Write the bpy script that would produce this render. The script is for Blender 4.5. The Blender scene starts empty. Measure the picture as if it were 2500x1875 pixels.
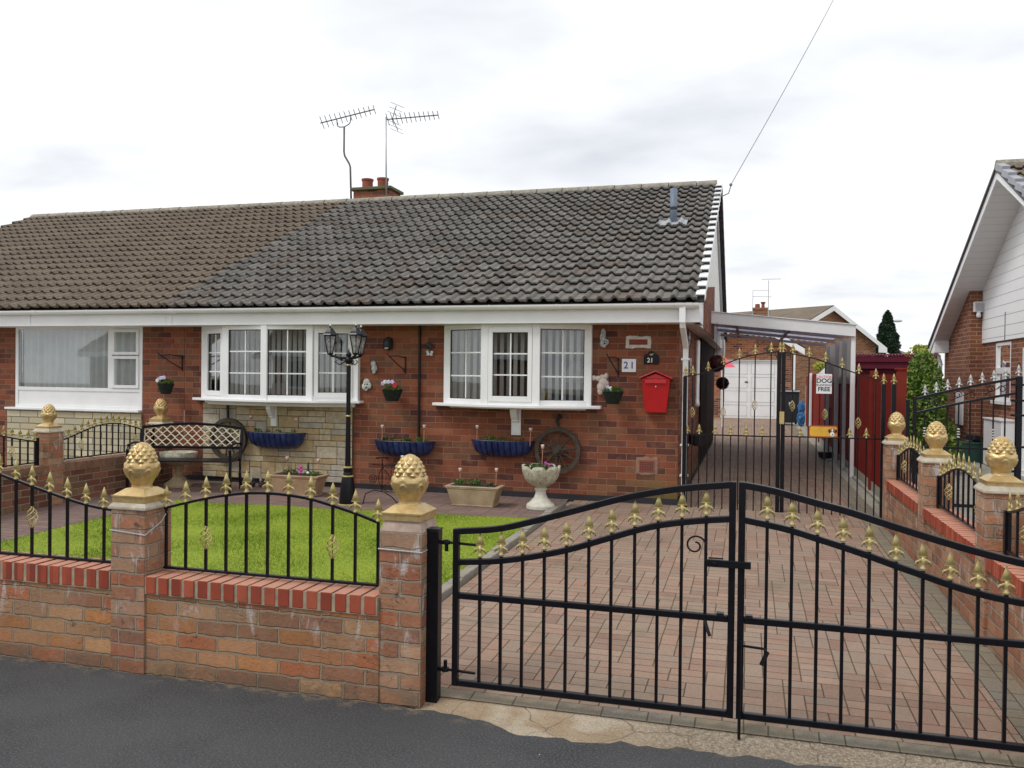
import bpy, math, random
import numpy as np
from mathutils import Vector, Matrix
random.seed(7); rng=np.random.default_rng(7)
S=bpy.context.scene; C=S.collection
PI=math.pi; sin=math.sin; cos=math.cos
def gz(y):
    if y<3.5: return 0.0
    if y<3.68: return 0.03*(y-3.5)/.18
    if y<9.3: return 0.03+(y-3.68)/5.62*0.07
    if y<29: return 0.10+(y-9.3)/19.7*0.03
    return 0.13
# ---------------------------------------------------------------- mesh builder
class MB:
    def __init__(s): s.v=[]; s.f=[]; s.uv={}
    def add(s,vs,fs):
        b=len(s.v); s.v.extend([tuple(p) for p in vs]); s.f.extend([tuple(b+i for i in f) for f in fs]); return s
    def box(s,x0,x1,y0,y1,z0,z1,M=None):
        vs=[(x,y,z) for x in(x0,x1) for y in(y0,y1) for z in(z0,z1)]
        if M is not None: vs=[tuple(M@Vector(p)) for p in vs]
        return s.add(vs,[(0,1,3,2),(4,6,7,5),(0,4,5,1),(2,3,7,6),(0,2,6,4),(1,5,7,3)])
    def cbox(s,c,d,rz=0,rx=0,ry=0):
        M=Matrix.Translation(Vector(c))@Matrix.Rotation(rz,4,'Z')@Matrix.Rotation(ry,4,'Y')@Matrix.Rotation(rx,4,'X')
        return s.box(-d[0]/2,d[0]/2,-d[1]/2,d[1]/2,-d[2]/2,d[2]/2,M)
    def tube(s,pts,r,n=8,cap=True,sq=False):
        pts=[Vector(p) for p in pts]; k=len(pts)
        rs=r if isinstance(r,(list,tuple)) else [r]*k
        T=[]
        for i in range(k):
            a=pts[max(i-1,0)]; b=pts[min(i+1,k-1)]; t=(b-a)
            T.append(t.normalized() if t.length>1e-9 else Vector((0,0,1)))
        u=Vector((0,0,1)) if abs(T[0].z)<.9 else Vector((1,0,0))
        vs=[];fs=[]
        for i in range(k):
            u=(u-T[i]*u.dot(T[i])); 
            if u.length<1e-6: u=T[i].orthogonal()
            u.normalize(); w=T[i].cross(u)
            for j in range(n):
                a=2*PI*j/n+(PI/4 if sq else 0)
                q=rs[i]*(1.414 if sq else 1)
                vs.append(pts[i]+u*cos(a)*q+w*sin(a)*q)
        for i in range(k-1):
            for j in range(n):
                fs.append((i*n+j,i*n+(j+1)%n,(i+1)*n+(j+1)%n,(i+1)*n+j))
        if cap: fs.append(tuple(range(n-1,-1,-1))); fs.append(tuple((k-1)*n+j for j in range(n)))
        return s.add(vs,fs)
    def sqbar(s,pts,w,h=None,up=(0,0,1)):
        """rectangular bar through pts lying in a vertical plane"""
        h=h or w; pts=[Vector(p) for p in pts]; k=len(pts); vs=[];fs=[]
        for i in range(k):
            t=(pts[min(i+1,k-1)]-pts[max(i-1,0)]).normalized()
            side=t.cross(Vector(up)); 
            if side.length<1e-5: side=Vector((1,0,0))
            side.normalize(); n_=side.cross(t).normalized()
            for a,b in((-1,-1),(1,-1),(1,1),(-1,1)): vs.append(pts[i]+side*(a*w/2)+n_*(b*h/2))
        for i in range(k-1):
            for j in range(4): fs.append((i*4+j,i*4+(j+1)%4,(i+1)*4+(j+1)%4,(i+1)*4+j))
        fs.append((3,2,1,0)); fs.append(tuple((k-1)*4+j for j in range(4)))
        return s.add(vs,fs)
    def lathe(s,prof,n=20,c=(0,0,0),sx=1,sy=1,fn=None):
        vs=[];fs=[]
        for i,(r,z) in enumerate(prof):
            for j in range(n):
                a=2*PI*j/n; rr=r if fn is None else fn(r,z,a)
                vs.append((c[0]+rr*cos(a)*sx,c[1]+rr*sin(a)*sy,c[2]+z))
        for i in range(len(prof)-1):
            for j in range(n): fs.append((i*n+j,i*n+(j+1)%n,(i+1)*n+(j+1)%n,(i+1)*n+j))
        fs.append(tuple(range(n-1,-1,-1))); fs.append(tuple((len(prof)-1)*n+j for j in range(n)))
        return s.add(vs,fs)
    def prism(s,poly,axis,a0,a1):
        """poly 2d; axis 'x': poly=(y,z); 'y': (x,z); 'z': (x,y)"""
        def m(p,a):
            return {'x':(a,p[0],p[1]),'y':(p[0],a,p[1]),'z':(p[0],p[1],a)}[axis]
        n=len(poly); vs=[m(p,a0) for p in poly]+[m(p,a1) for p in poly]
        fs=[tuple(range(n-1,-1,-1)),tuple(range(n,2*n))]+[(i,(i+1)%n,n+(i+1)%n,n+i) for i in range(n)]
        return s.add(vs,fs)
    def ball(s,c,r,n=12,m=8,sx=1,sy=1,sz=1):
        return s.lathe([(max(r*sin(PI*i/m),1e-4),-r*cos(PI*i/m)*sz) for i in range(m+1)],n,c,sx,sy)
    def frustum(s,c,w0,d0,w1,d1,z0,z1):
        vs=[(c[0]+a*w0/2,c[1]+b*d0/2,z0) for a,b in((-1,-1),(1,-1),(1,1),(-1,1))]+[(c[0]+a*w1/2,c[1]+b*d1/2,z1) for a,b in((-1,-1),(1,-1),(1,1),(-1,1))]
        return s.add(vs,[(3,2,1,0),(4,5,6,7),(0,1,5,4),(1,2,6,5),(2,3,7,6),(3,0,4,7)])
def tag(o,label=None,cat=None,group=None,kind=None):
    if label: o['label']=label
    if cat: o['category']=cat
    if group: o['group']=group
    if kind: o['kind']=kind
    return o
def thing(name,label,cat,loc=(0,0,0),rz=0,group=None):
    o=bpy.data.objects.new(name,None); C.objects.link(o); o.location=loc; o.rotation_euler=(0,0,rz)
    o.empty_display_size=.05
    return tag(o,label,cat,group)
def rootof(o):
    while o.parent: o=o.parent
    return o
def obj(name,m,mat,parent=None,world=True,smooth=False,bevel=0,origin=None,fixn=True,label=None):
    """link the builder's geometry as ONE mesh object. UVs: box projection in metres."""
    vs=np.array(m.v,dtype=float); me=bpy.data.meshes.new(name)
    L=Vector((0,0,0))
    if parent is not None and world: L=Vector(rootof(parent).location)
    if parent is None:
        if origin is not None: L=Vector(origin)
        elif world: L=Vector(((vs[:,0].min()+vs[:,0].max())/2,(vs[:,1].min()+vs[:,1].max())/2,vs[:,2].min()))
    me.from_pydata((vs-np.array(L)).tolist(),[],m.f)
    if fixn:
        import bmesh
        bm=bmesh.new(); bm.from_mesh(me); bmesh.ops.recalc_face_normals(bm,faces=bm.faces[:]); bm.to_mesh(me); bm.free()
    me.update()
    uvl=me.uv_layers.new(name='UVMap')
    n=len(me.polygons); nl=len(me.loops)
    nor=np.empty(n*3); me.polygons.foreach_get('normal',nor); nor=np.abs(nor.reshape(-1,3))
    tot=np.empty(n,dtype=int); me.polygons.foreach_get('loop_total',tot)
    lv=np.empty(nl,dtype=int); me.loops.foreach_get('vertex_index',lv)
    co=np.empty(len(me.vertices)*3); me.vertices.foreach_get('co',co); co=co.reshape(-1,3)+np.array(L)
    ax=np.argmax(nor*np.array([1,1,1.01]),axis=1); axl=np.repeat(ax,tot); p=co[lv]
    if 'custom' in m.uv:
        cu=np.array(m.uv['custom']); u=cu[lv,0]; v=cu[lv,1]
    else:
        u=np.where(axl==0,p[:,1],p[:,0]); v=np.where(axl==2,p[:,1],p[:,2])
    uvl.data.foreach_set('uv',np.stack([u,v],1).ravel())
    me.materials.append(mat)
    if smooth: me.polygons.foreach_set('use_smooth',[True]*n)
    o=bpy.data.objects.new(name,me); C.objects.link(o)
    if parent is not None: o.parent=parent
    else: o.location=L
    if bevel:
        b=o.modifiers.new('Bevel','BEVEL'); b.width=bevel; b.segments=2; b.limit_method='ANGLE'; b.angle_limit=math.radians(40)
    if label: o['label']=label
    return o
def shared(name,src,parent,loc=(0,0,0),rz=0,sc=1):
    o=bpy.data.objects.new(name,src.data if hasattr(src,'data') else src); C.objects.link(o); o.parent=parent
    o.location=loc; o.rotation_euler=(0,0,rz); o.scale=(sc,)*3
    return o
def copy_tree(o,parent=None):
    c=o.copy(); C.objects.link(c); c.parent=parent
    for ch in [x for x in o.children]: copy_tree(ch,c)
    return c
def meshonly(m,mat,smooth=False):
    o=obj('tmp',m,mat,None,world=False,smooth=smooth); me=o.data; bpy.data.objects.remove(o); return me
# ---------------------------------------------------------------- materials
class NT:
    def __init__(s,name,rough=.8,metal=0,spec=.5):
        s.m=bpy.data.materials.new(name); s.m.use_nodes=True; s.t=s.m.node_tree; s.b=s.t.nodes['Principled BSDF']
        s.b.inputs['Roughness'].default_value=rough; s.b.inputs['Metallic'].default_value=metal
        s.b.inputs['Specular IOR Level'].default_value=spec
    def node(s,ty,**kw):
        n=s.t.nodes.new(ty)
        for k,v in kw.items(): setattr(n,k,v)
        return n
    def put(s,sock,v):
        if isinstance(v,bpy.types.NodeSocket): s.t.links.new(v,sock)
        elif v is not None:
            if sock.type=='RGBA' and len(v)==3: v=(*v,1)
            sock.default_value=v
    def math(s,op,a,b=None,c=None,clamp=False):
        n=s.node('ShaderNodeMath',operation=op,use_clamp=clamp); s.put(n.inputs[0],a)
        if b is not None: s.put(n.inputs[1],b)
        if c is not None: s.put(n.inputs[2],c)
        return n.outputs[0]
    def mix(s,f,a,b,blend='MIX'):
        n=s.node('ShaderNodeMix',data_type='RGBA',blend_type=blend); s.put(n.inputs[0],f); s.put(n.inputs[6],a); s.put(n.inputs[7],b); return n.outputs[2]
    def noise(s,vec=None,scale=5,detail=3,rough=.6,dist=0,out=0):
        n=s.node('ShaderNodeTexNoise'); 
        if vec is not None: s.put(n.inputs['Vector'],vec)
        n.inputs['Scale'].default_value=scale; n.inputs['Detail'].default_value=detail; n.inputs['Roughness'].default_value=rough; n.inputs['Distortion'].default_value=dist
        return n.outputs[out]
    def ramp(s,f,stops,interp='LINEAR'):
        n=s.node('ShaderNodeValToRGB'); r=n.color_ramp; r.interpolation=interp
        while len(r.elements)<len(stops): r.elements.new(.5)
        for e,(p,c) in zip(r.elements,stops):
            e.position=p; e.color=(*c,1) if len(c)==3 else c
        s.put(n.inputs[0],f); return n.outputs[0]
    def rmap(s,v,a,b,c=0,d=1):
        n=s.node('ShaderNodeMapRange'); s.put(n.inputs[0],v); 
        for i,x in enumerate((a,b,c,d)): n.inputs[i+1].default_value=x
        return n.outputs[0]
    def smooth(s,v,a,b):
        n=s.node('ShaderNodeMapRange',interpolation_type='SMOOTHSTEP'); s.put(n.inputs[0],v); n.inputs[1].default_value=a; n.inputs[2].default_value=b; return n.outputs[0]
    def geo(s): return s.node('ShaderNodeNewGeometry').outputs['Position']
    def objc(s): return s.node('ShaderNodeTexCoord').outputs['Object']
    def uv(s): return s.node('ShaderNodeUVMap').outputs[0]
    def sep(s,v):
        n=s.node('ShaderNodeSeparateXYZ'); s.put(n.inputs[0],v); return n.outputs
    def comb(s,x,y,z=0.):
        n=s.node('ShaderNodeCombineXYZ'); s.put(n.inputs[0],x); s.put(n.inputs[1],y); s.put(n.inputs[2],z); return n.outputs[0]
    def vadd(s,a,b):
        n=s.node('ShaderNodeVectorMath',operation='ADD'); s.put(n.inputs[0],a); s.put(n.inputs[1],b); return n.outputs[0]
    def vscale(s,a,f):
        n=s.node('ShaderNodeVectorMath',operation='SCALE'); s.put(n.inputs[0],a); n.inputs['Scale'].default_value=f; return n.outputs[0]
    def white(s,vec,out='Value'):
        n=s.node('ShaderNodeTexWhiteNoise',noise_dimensions='3D'); s.put(n.inputs['Vector'],vec); return n.outputs[out]
    def vor(s,vec,scale,feature='F1',out='Distance'):
        n=s.node('ShaderNodeTexVoronoi',feature=feature); s.put(n.inputs['Vector'],vec); n.inputs['Scale'].default_value=scale; return n.outputs[out]
    def col(s,c): s.put(s.b.inputs['Base Color'],c)
    def rgh(s,c): s.put(s.b.inputs['Roughness'],c)
    def bump(s,h,strength=.5,dist=.01):
        n=s.node('ShaderNodeBump'); s.put(n.inputs['Height'],h); n.inputs['Strength'].default_value=strength; n.inputs['Distance'].default_value=dist
        s.t.links.new(n.outputs[0],s.b.inputs['Normal'])
    def distort(s,vec,amp,scale):
        n=s.noise(s.geo(),scale,2,.5,out=1)
        return s.vadd(vec,s.vscale(s.vadd(n,(-.5,-.5,-.5)),amp*2))
def plain(name,c,rough=.6,metal=0,var=.12,scale=6,bump=0,bscale=60,c2=None,spec=.5,coat=0):
    t=NT(name,rough,metal,spec)
    n=t.noise(t.geo(),scale,4,.6)
    f=t.rmap(n,.3,.7)
    a=tuple(x*(1-var) for x in c); b=c2 if c2 else tuple(min(x*(1+var),1) for x in c)
    t.col(t.mix(f,a,b))
    if bump: t.bump(t.noise(t.geo(),bscale,3,.6),bump,.004)
    if coat: t.b.inputs['Coat Weight'].default_value=coat
    return t.m
def bricknodes(t,uv,bw,bh,mw,soft=.002,off=.5):
    x,y,_=t.sep(uv)
    r=t.math('DIVIDE',y,bh); row=t.math('FLOOR',r); fy=t.math('FRACT',r)
    par=t.math('MULTIPLY',t.math('FRACT',t.math('MULTIPLY',row,.5)),2*off)
    q=t.math('ADD',t.math('DIVIDE',x,bw),par); colm=t.math('FLOOR',q); fx=t.math('FRACT',q)
    dx=t.math('MULTIPLY',t.math('MINIMUM',fx,t.math('SUBTRACT',1.,fx)),bw)
    dy=t.math('MULTIPLY',t.math('MINIMUM',fy,t.math('SUBTRACT',1.,fy)),bh)
    d=t.math('MINIMUM',dx,dy)
    mask=t.smooth(d,mw/2-soft*.5,mw/2+soft)
    return mask,t.comb(colm,row,0.),fx,fy
def brick(name,cols,mortar,bw=.215,bh=.0715,mw=.009,dist=.002,bumps=.6,rough=.88,patch=None,fine=.25,extra=None):
    t=NT(name,rough,0,.25)
    uv=t.distort(t.uv(),dist,14)
    mask,idv,fx,fy=bricknodes(t,uv,bw,bh,mw)
    w=t.white(idv)
    c=t.ramp(w,[((i+.0)/len(cols),k) for i,k in enumerate(cols)],'CONSTANT')
    w2=t.white(t.vadd(idv,(5.3,2.1,7.7))); c=t.mix(1.,c,t.ramp(w2,[(0,(.76,.77,.8)),(1,(1.1,1.08,1.06))]),'MULTIPLY')
    f1=t.noise(t.geo(),30,4,.65); c=t.mix(t.math('MULTIPLY',t.rmap(f1,.35,.75),fine),c,(.05,.03,.025))
    f2=t.noise(t.geo(),9,3,.6); c=t.mix(t.math('MULTIPLY',t.rmap(f2,.5,.8),.35),c,patch or (.34,.17,.1))
    mc=t.mix(t.noise(t.geo(),20,3,.6),tuple(k*.72 for k in mortar),mortar)
    c=t.mix(mask,mc,c)
    if extra: c=extra(t,c,mask)
    t.col(c)
    h=t.math('ADD',t.math('MULTIPLY',mask,1.),t.math('MULTIPLY',t.noise(t.geo(),70,4,.7),.6))
    t.bump(h,bumps,.006)
    return t.m
def house_extra(t,c,mask):
    g=t.sep(t.geo())
    # green algae low by the right-hand corner
    a=t.math('MULTIPLY',t.smooth(g[0],-1.9,-.75),t.math('SUBTRACT',1.,t.smooth(g[2],.15,.55)))
    a=t.math('MULTIPLY',a,t.rmap(t.noise(t.geo(),5,3,.6),.35,.65))
    a=t.math('MULTIPLY',a,.75)
    c=t.mix(a,c,(.13,.13,.03))
    s=t.rmap(t.noise(t.geo(),60,2,.5),.72,.76); return t.mix(t.math('MULTIPLY',s,.3),c,(.5,.42,.36))
def wall_extra(t,c,mask):
    g=t.sep(t.geo())
    # white salt bloom under the coping, in uneven runs
    nz=t.noise(t.comb(t.math('MULTIPLY',t.math('ADD',g[0],t.math('MULTIPLY',g[1],1.3)),7.),t.math('MULTIPLY',g[2],2.2),0.),2.2,5,.7,.6)
    band=t.math('ADD',t.math('MULTIPLY',t.smooth(g[2],.26,.42),.22),t.smooth(g[2],.1,.42))
    s=t.math('MULTIPLY',t.rmap(nz,.56,.68),band); s=t.math('MULTIPLY',s,.62,clamp=True)
    c=t.mix(s,c,(.6,.58,.57))
    n2=t.noise(t.geo(),6,4,.7); c=t.mix(t.math('MULTIPLY',t.rmap(n2,.55,.7),.3),c,(.36,.25,.18))
    cr=t.noise(t.comb(t.math('MULTIPLY',t.math('ADD',g[0],g[1]),9.),t.math('MULTIPLY',g[2],55.),0.),1.,3,.6,.8); ck=t.math('MULTIPLY',t.rmap(t.math('ABSOLUTE',t.math('SUBTRACT',cr,.5)),.022,.006),mask); ck=t.math('MULTIPLY',ck,t.rmap(t.noise(t.geo(),5,2,.5),.45,.6)); c=t.mix(t.math('MULTIPLY',ck,.65),c,(.07,.045,.03))
    n4=t.noise(t.geo(),3.5,3,.6); c=t.mix(t.math('MULTIPLY',t.rmap(n4,.5,.68),.2),c,(.45,.33,.24))
    n3=t.noise(t.geo(),11,4,.75,.5); c=t.mix(t.math('MULTIPLY',t.rmap(n3,.63,.7),.7),c,(.05,.045,.03))
    d=t.math('SUBTRACT',1.,t.smooth(g[2],.02,.12)); d=t.math('MULTIPLY',d,t.rmap(t.noise(t.geo(),9,4,.7),.3,.6)); c=t.mix(t.math('MULTIPLY',d,.6),c,(.09,.08,.06))
    return c
M={}
M['brick']=brick('house_brick',[(.22,.066,.036),(.27,.09,.048),(.15,.055,.04),(.24,.075,.04),(.3,.1,.048),(.18,.07,.04),(.22,.1,.055),(.25,.075,.04),(.12,.045,.036),(.26,.085,.045),(.19,.085,.048),(.28,.1,.055)],(.33,.18,.12),mw=.006,extra=house_extra)
M['brick_n']=brick('neighbour_brick',[(.24,.085,.045),(.28,.11,.055),(.21,.07,.04),(.26,.1,.05),(.22,.075,.042)],(.42,.31,.23),mw=.009)
M['brick_far']=brick('far_brick',[(.3,.13,.06),(.36,.18,.09),(.25,.1,.05)],(.38,.28,.2),mw=.012)
M['brick_garage']=brick('garage_brick',[(.3,.1,.05),(.38,.16,.08),(.12,.05,.04),(.33,.12,.06)],(.4,.28,.2),mw=.012)
M['wall_brick']=brick('rustic_wall_brick',[(.4,.185,.09),(.45,.235,.12),(.34,.17,.095),(.48,.27,.135),(.43,.155,.072),(.4,.23,.13),(.47,.21,.085),(.31,.15,.09),(.44,.265,.15)],(.34,.26,.18),bw=.222,bh=.0745,mw=.0105,dist=.011,bumps=1.3,extra=wall_extra,patch=(.44,.25,.13))
M['pier_brick']=brick('pier_brick',[(.38,.17,.095),(.44,.22,.125),(.33,.16,.1),(.45,.27,.165),(.4,.15,.08),(.41,.24,.155)],(.33,.26,.19),bw=.2,bh=.071,mw=.0105,dist=.01,bumps=1.3,extra=wall_extra,patch=(.47,.3,.19))
M['side_wall_brick']=brick('side_wall_brick',[(.19,.07,.045),(.25,.1,.06),(.14,.06,.04),(.22,.12,.07)],(.3,.24,.17),mw=.01,dist=.004,bumps=.9)
def stonemat(name,cols):
    t=NT(name,.85,0,.25); oi=t.node('ShaderNodeAttribute',attribute_name='rnd'); w=oi.outputs['Fac']
    c=t.ramp(w,[(i/len(cols),k) for i,k in enumerate(cols)])
    c=t.mix(t.math('MULTIPLY',t.rmap(t.noise(t.geo(),14,5,.7),.35,.7),.55),c,(.2,.14,.07)); t.col(c)
    t.bump(t.noise(t.geo(),35,5,.7),.8,.01); return t.m
M['stone']=stonemat('cream_stone',[(.5,.42,.27),(.55,.45,.27),(.46,.42,.33),(.6,.52,.36),(.5,.37,.19),(.43,.41,.36),(.56,.5,.38),(.48,.36,.2)])
M['joint']=plain('stone_joint',(.11,.07,.04),.9)
M['stone_l']=brick('cream_brick_cladding',[(.52,.46,.31),(.58,.52,.37),(.48,.42,.28),(.55,.5,.36)],(.13,.11,.075),bw=.3,bh=.085,mw=.009,dist=.005,patch=(.5,.45,.32),fine=.12)
def tilemat(name,cols,lich,gauge,tw=.31):
    t=NT(name,.95,0,.06); x,y,_=t.sep(t.uv())
    cell=t.comb(t.math('FLOOR',t.math('DIVIDE',x,tw)),t.math('FLOOR',t.math('DIVIDE',y,gauge)),0.)
    w=t.white(cell); c=t.ramp(w,[(i/len(cols),k) for i,k in enumerate(cols)])
    n=t.noise(t.geo(),9,5,.75); c=t.mix(t.math('MULTIPLY',t.rmap(n,.42,.72),.5),c,lich)
    n=t.noise(t.geo(),40,4,.7); c=t.mix(t.math('MULTIPLY',t.rmap(n,.45,.75),.55),c,(.045,.04,.036))
    n=t.noise(t.geo(),23,3,.7); c=t.mix(t.math('MULTIPLY',t.rmap(n,.66,.7),.5),c,(.42,.36,.24))
    t.col(c); t.bump(t.noise(t.geo(),120,3,.7),.4,.004); return t.m
G=.3165
M['tile_grey']=tilemat('weathered_grey_tile',[(.155,.146,.134),(.19,.18,.168),(.125,.118,.11),(.165,.15,.135),(.215,.205,.19),(.16,.13,.11),(.14,.133,.124),(.18,.17,.158)],(.28,.26,.23),G)
M['tile_brown']=tilemat('brown_concrete_tile',[(.19,.15,.115),(.225,.18,.137),(.165,.132,.106),(.21,.168,.128),(.182,.144,.114)],(.24,.205,.16),G)
M['ridge']=plain('ridge_concrete',(.26,.235,.19),.9,var=.35,scale=14,bump=.4)
def white(name,c=(.78,.78,.78),rough=.35,var=.05): return plain(name,c,rough,var=var,scale=3)
M['upvc']=white('white_upvc',(.82,.82,.82)); M['upvc_soffit']=white('soffit_board',(.8,.79,.76),.45)
def boards(name,c,pitch,axis=2,dark=.45,c2=None):
    t=NT(name,.45); x=t.sep(t.geo())[axis]; f=t.math('FRACT',t.math('DIVIDE',x,pitch))
    g=t.smooth(f,0.,.07); n=t.noise(t.geo(),3,3,.6)
    cc=t.mix(n,tuple(k*.93 for k in c),c); t.col(t.mix(g,tuple(k*dark for k in c),cc)); t.bump(g,.5,.01); return t.m
M['clad']=boards('white_cladding',(.9,.9,.9),.17); M['clad_cream']=boards('cream_cladding',(.76,.74,.67),.12,dark=.7)
M['soffit_lines']=boards('lined_soffit',(.86,.85,.83),.16,axis=1,dark=.6)
M['black']=plain('black_gloss_metal',(.006,.006,.009),.3,var=.3,scale=30,spec=.28)
M['black_matt']=plain('black_matt',(.012,.012,.012),.55,var=.3,spec=.3)
def agedpaint(name,c,dark,rough):
    t=NT(name,rough,.25); n=t.noise(t.geo(),22,4,.7); ca=t.mix(t.rmap(n,.35,.75),c,dark); t.col(ca); t.bump(t.noise(t.geo(),90,3,.6),.3,.002); return t.m
M['gold_fin']=agedpaint('pale_gold_paint',(.55,.45,.2),(.38,.3,.1),.42)
M['silver_fin']=agedpaint('silver_paint',(.62,.62,.6),(.45,.45,.45),.35)
M['gold']=agedpaint('gold_stone_paint',(.62,.47,.23),(.44,.28,.1),.38)
M['gold'].node_tree.nodes['Principled BSDF'].inputs['Metallic'].default_value=.5
M['capstone']=plain('capstone',(.44,.36,.27),.85,var=.25,scale=12,bump=.5,c2=(.55,.5,.4))
M['cope']=plain('red_coping_brick',(.36,.075,.045),.6,var=.2,scale=7,bump=.15)
M['cope_top']=plain('pale_red_coping',(.5,.24,.16),.7,var=.15,scale=9,bump=.15)
M['mortar']=plain('mortar',(.33,.27,.19),.95,var=.25,scale=25,bump=.5)
M['plinth']=plain('black_bitumen',(.018,.018,.022),.6,var=.3,scale=5)
def asphalt():
    t=NT('asphalt',.9,0,.25); g=t.geo()
    n=t.noise(g,2.2,4,.6); c=t.mix(t.rmap(n,.3,.7),(.04,.04,.042),(.07,.07,.072))
    c=t.mix(t.math('MULTIPLY',t.rmap(t.noise(g,110,3,.85),.48,.66),.7),c,(.16,.16,.16))
    c=t.mix(t.rmap(t.vor(g,55),.05,.03),c,(.24,.23,.22)); c=t.mix(t.rmap(t.vor(g,7),.022,.016),c,(.6,.6,.58))
    c=t.mix(t.math('MULTIPLY',t.rmap(t.noise(g,1.1,5,.75),.52,.62),.3),c,(.035,.035,.036))
    y=t.sep(g)[1]; e=t.math('MULTIPLY',t.smooth(y,3.38,3.5),t.rmap(t.noise(g,9,4,.75),.5,.62)); c=t.mix(t.math('MULTIPLY',e,.6),c,(.25,.19,.12))
    t.col(c); t.bump(t.noise(g,130,3,.8),.7,.006); return t.m
M['asphalt']=asphalt()
def sandymat():
    t=NT('sandy_concrete',.9,0,.25); g=t.geo(); x=t.sep(g)[0]
    a=t.mix(t.rmap(t.noise(g,6,5,.7),.35,.65),(.33,.23,.14),(.4,.31,.21))
    pale=t.math('MULTIPLY',t.rmap(t.noise(g,2.6,3,.5,.4),.47,.55),t.math('SUBTRACT',1.,t.smooth(x,-.6,-.25))); a=t.mix(t.math('MULTIPLY',pale,.75),a,(.5,.43,.33))
    gr=t.mix(t.rmap(t.noise(g,70,4,.8),.4,.62),(.15,.12,.09),(.42,.36,.28)); a=t.mix(t.math('MULTIPLY',t.smooth(x,-.75,-.1),.8),a,gr)
    a=t.mix(t.rmap(t.vor(g,38),.14,.08),a,(.5,.45,.38)); a=t.mix(t.math('MULTIPLY',t.rmap(t.noise(g,130,3,.8),.5,.65),.5),a,(.12,.09,.06))
    cr=t.vor(t.distort(g,.06,6),2.6,'DISTANCE_TO_EDGE'); a=t.mix(t.math('MULTIPLY',t.rmap(cr,.01,.003),.6),a,(.1,.075,.05))
    t.col(a); t.bump(t.noise(g,60,4,.7),1.,.01); return t.m
def concrete(name,a,b,sp=.5):
    t=NT(name,.9,0,.25); g=t.geo(); c=t.mix(t.rmap(t.noise(g,5,5,.7),.3,.7),a,b)
    c=t.mix(t.math('MULTIPLY',t.rmap(t.noise(g,90,3,.8),.45,.65),sp),c,tuple(k*.5 for k in a)); c=t.mix(t.rmap(t.vor(g,30),.08,.05),c,(.5,.45,.4))
    cr=t.vor(t.distort(g,.05,6),3.2,'DISTANCE_TO_EDGE'); c=t.mix(t.math('MULTIPLY',t.rmap(cr,.012,.004),.5),c,(.12,.09,.06))
    t.col(c); t.bump(t.noise(g,60,4,.7),.8,.008); return t.m
M['sandy']=sandymat(); M['concrete']=concrete('grey_concrete',(.3,.28,.23),(.42,.4,.34))
M['kerb']=concrete('kerb_concrete',(.27,.24,.2),(.36,.33,.28))
def paving(name,cols,joint,s=.19,rough=.85,worn=(.36,.27,.22),moss=.3):
    t=NT(name,rough,0,.25); g=t.geo(); uv=t.distort(t.uv(),.003,9); x,y,_=t.sep(uv)
    qx=t.math('DIVIDE',x,s); qy=t.math('DIVIDE',y,s); cx=t.math('FLOOR',qx); cy=t.math('FLOOR',qy); fx=t.math('FRACT',qx); fy=t.math('FRACT',qy)
    qx=t.math('ADD',qx,t.math('MULTIPLY',t.math('FLOOR',t.math('MULTIPLY',t.white(t.comb(cy,7.,1.)),3.)),.5)); cx=t.math('FLOOR',qx); fx=t.math('FRACT',qx)
    # weave: mostly pairs across the drive, some turned
    w=t.white(t.comb(cx,cy,3.)); par=t.math('LESS_THAN',w,.36)
    a=t.math('ADD',t.math('MULTIPLY',par,fx),t.math('MULTIPLY',t.math('SUBTRACT',1.,par),fy))
    b=t.math('ADD',t.math('MULTIPLY',par,fy),t.math('MULTIPLY',t.math('SUBTRACT',1.,par),fx))
    a2=t.math('MULTIPLY',a,2.); idx=t.math('FLOOR',a2); fa=t.math('FRACT',a2)
    da=t.math('MULTIPLY',t.math('MINIMUM',fa,t.math('SUBTRACT',1.,fa)),s/2); db=t.math('MULTIPLY',t.math('MINIMUM',b,t.math('SUBTRACT',1.,b)),s)
    mask=t.smooth(t.math('MINIMUM',da,db),.0012,.0045)
    c=t.ramp(t.white(t.comb(cx,cy,idx)),[(i/len(cols),k) for i,k in enumerate(cols)])
    c=t.mix(t.math('MULTIPLY',t.rmap(t.noise(g,2.5,4,.65),.4,.65),.5),c,worn)
    c=t.mix(t.math('MULTIPLY',t.rmap(t.noise(g,140,3,.8),.45,.7),.35),c,(.4,.34,.28)); c=t.mix(t.math('MULTIPLY',t.rmap(t.noise(g,60,4,.8),.5,.7),.3),c,(.08,.06,.05))
    c=t.mix(t.rmap(t.vor(g,5.5),.02,.014),c,(.55,.5,.44)); ol=t.math('MULTIPLY',t.rmap(t.noise(g,1.3,4,.7,.4),.54,.66),.4); c=t.mix(ol,c,(.13,.11,.07))
    jc=t.mix(t.math('MULTIPLY',t.rmap(t.noise(g,4,3,.6),.5,.6),moss),joint,(.1,.12,.03))
    t.col(t.mix(mask,jc,c)); t.bump(t.math('ADD',mask,t.math('MULTIPLY',t.noise(g,120,3,.7),.5)),.6,.005); return t.m
M['paving']=paving('block_paving',[(.27,.155,.11),(.32,.19,.135),(.22,.125,.09),(.29,.2,.145),(.24,.14,.105),(.34,.215,.155),(.26,.185,.14)],(.09,.06,.04),worn=(.29,.225,.165),s=.178)
M['paving_dark']=paving('mauve_block_paving',[(.17,.1,.09),(.2,.12,.105),(.145,.09,.085),(.22,.135,.11)],(.07,.05,.045),worn=(.17,.12,.11),moss=.6)
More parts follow.
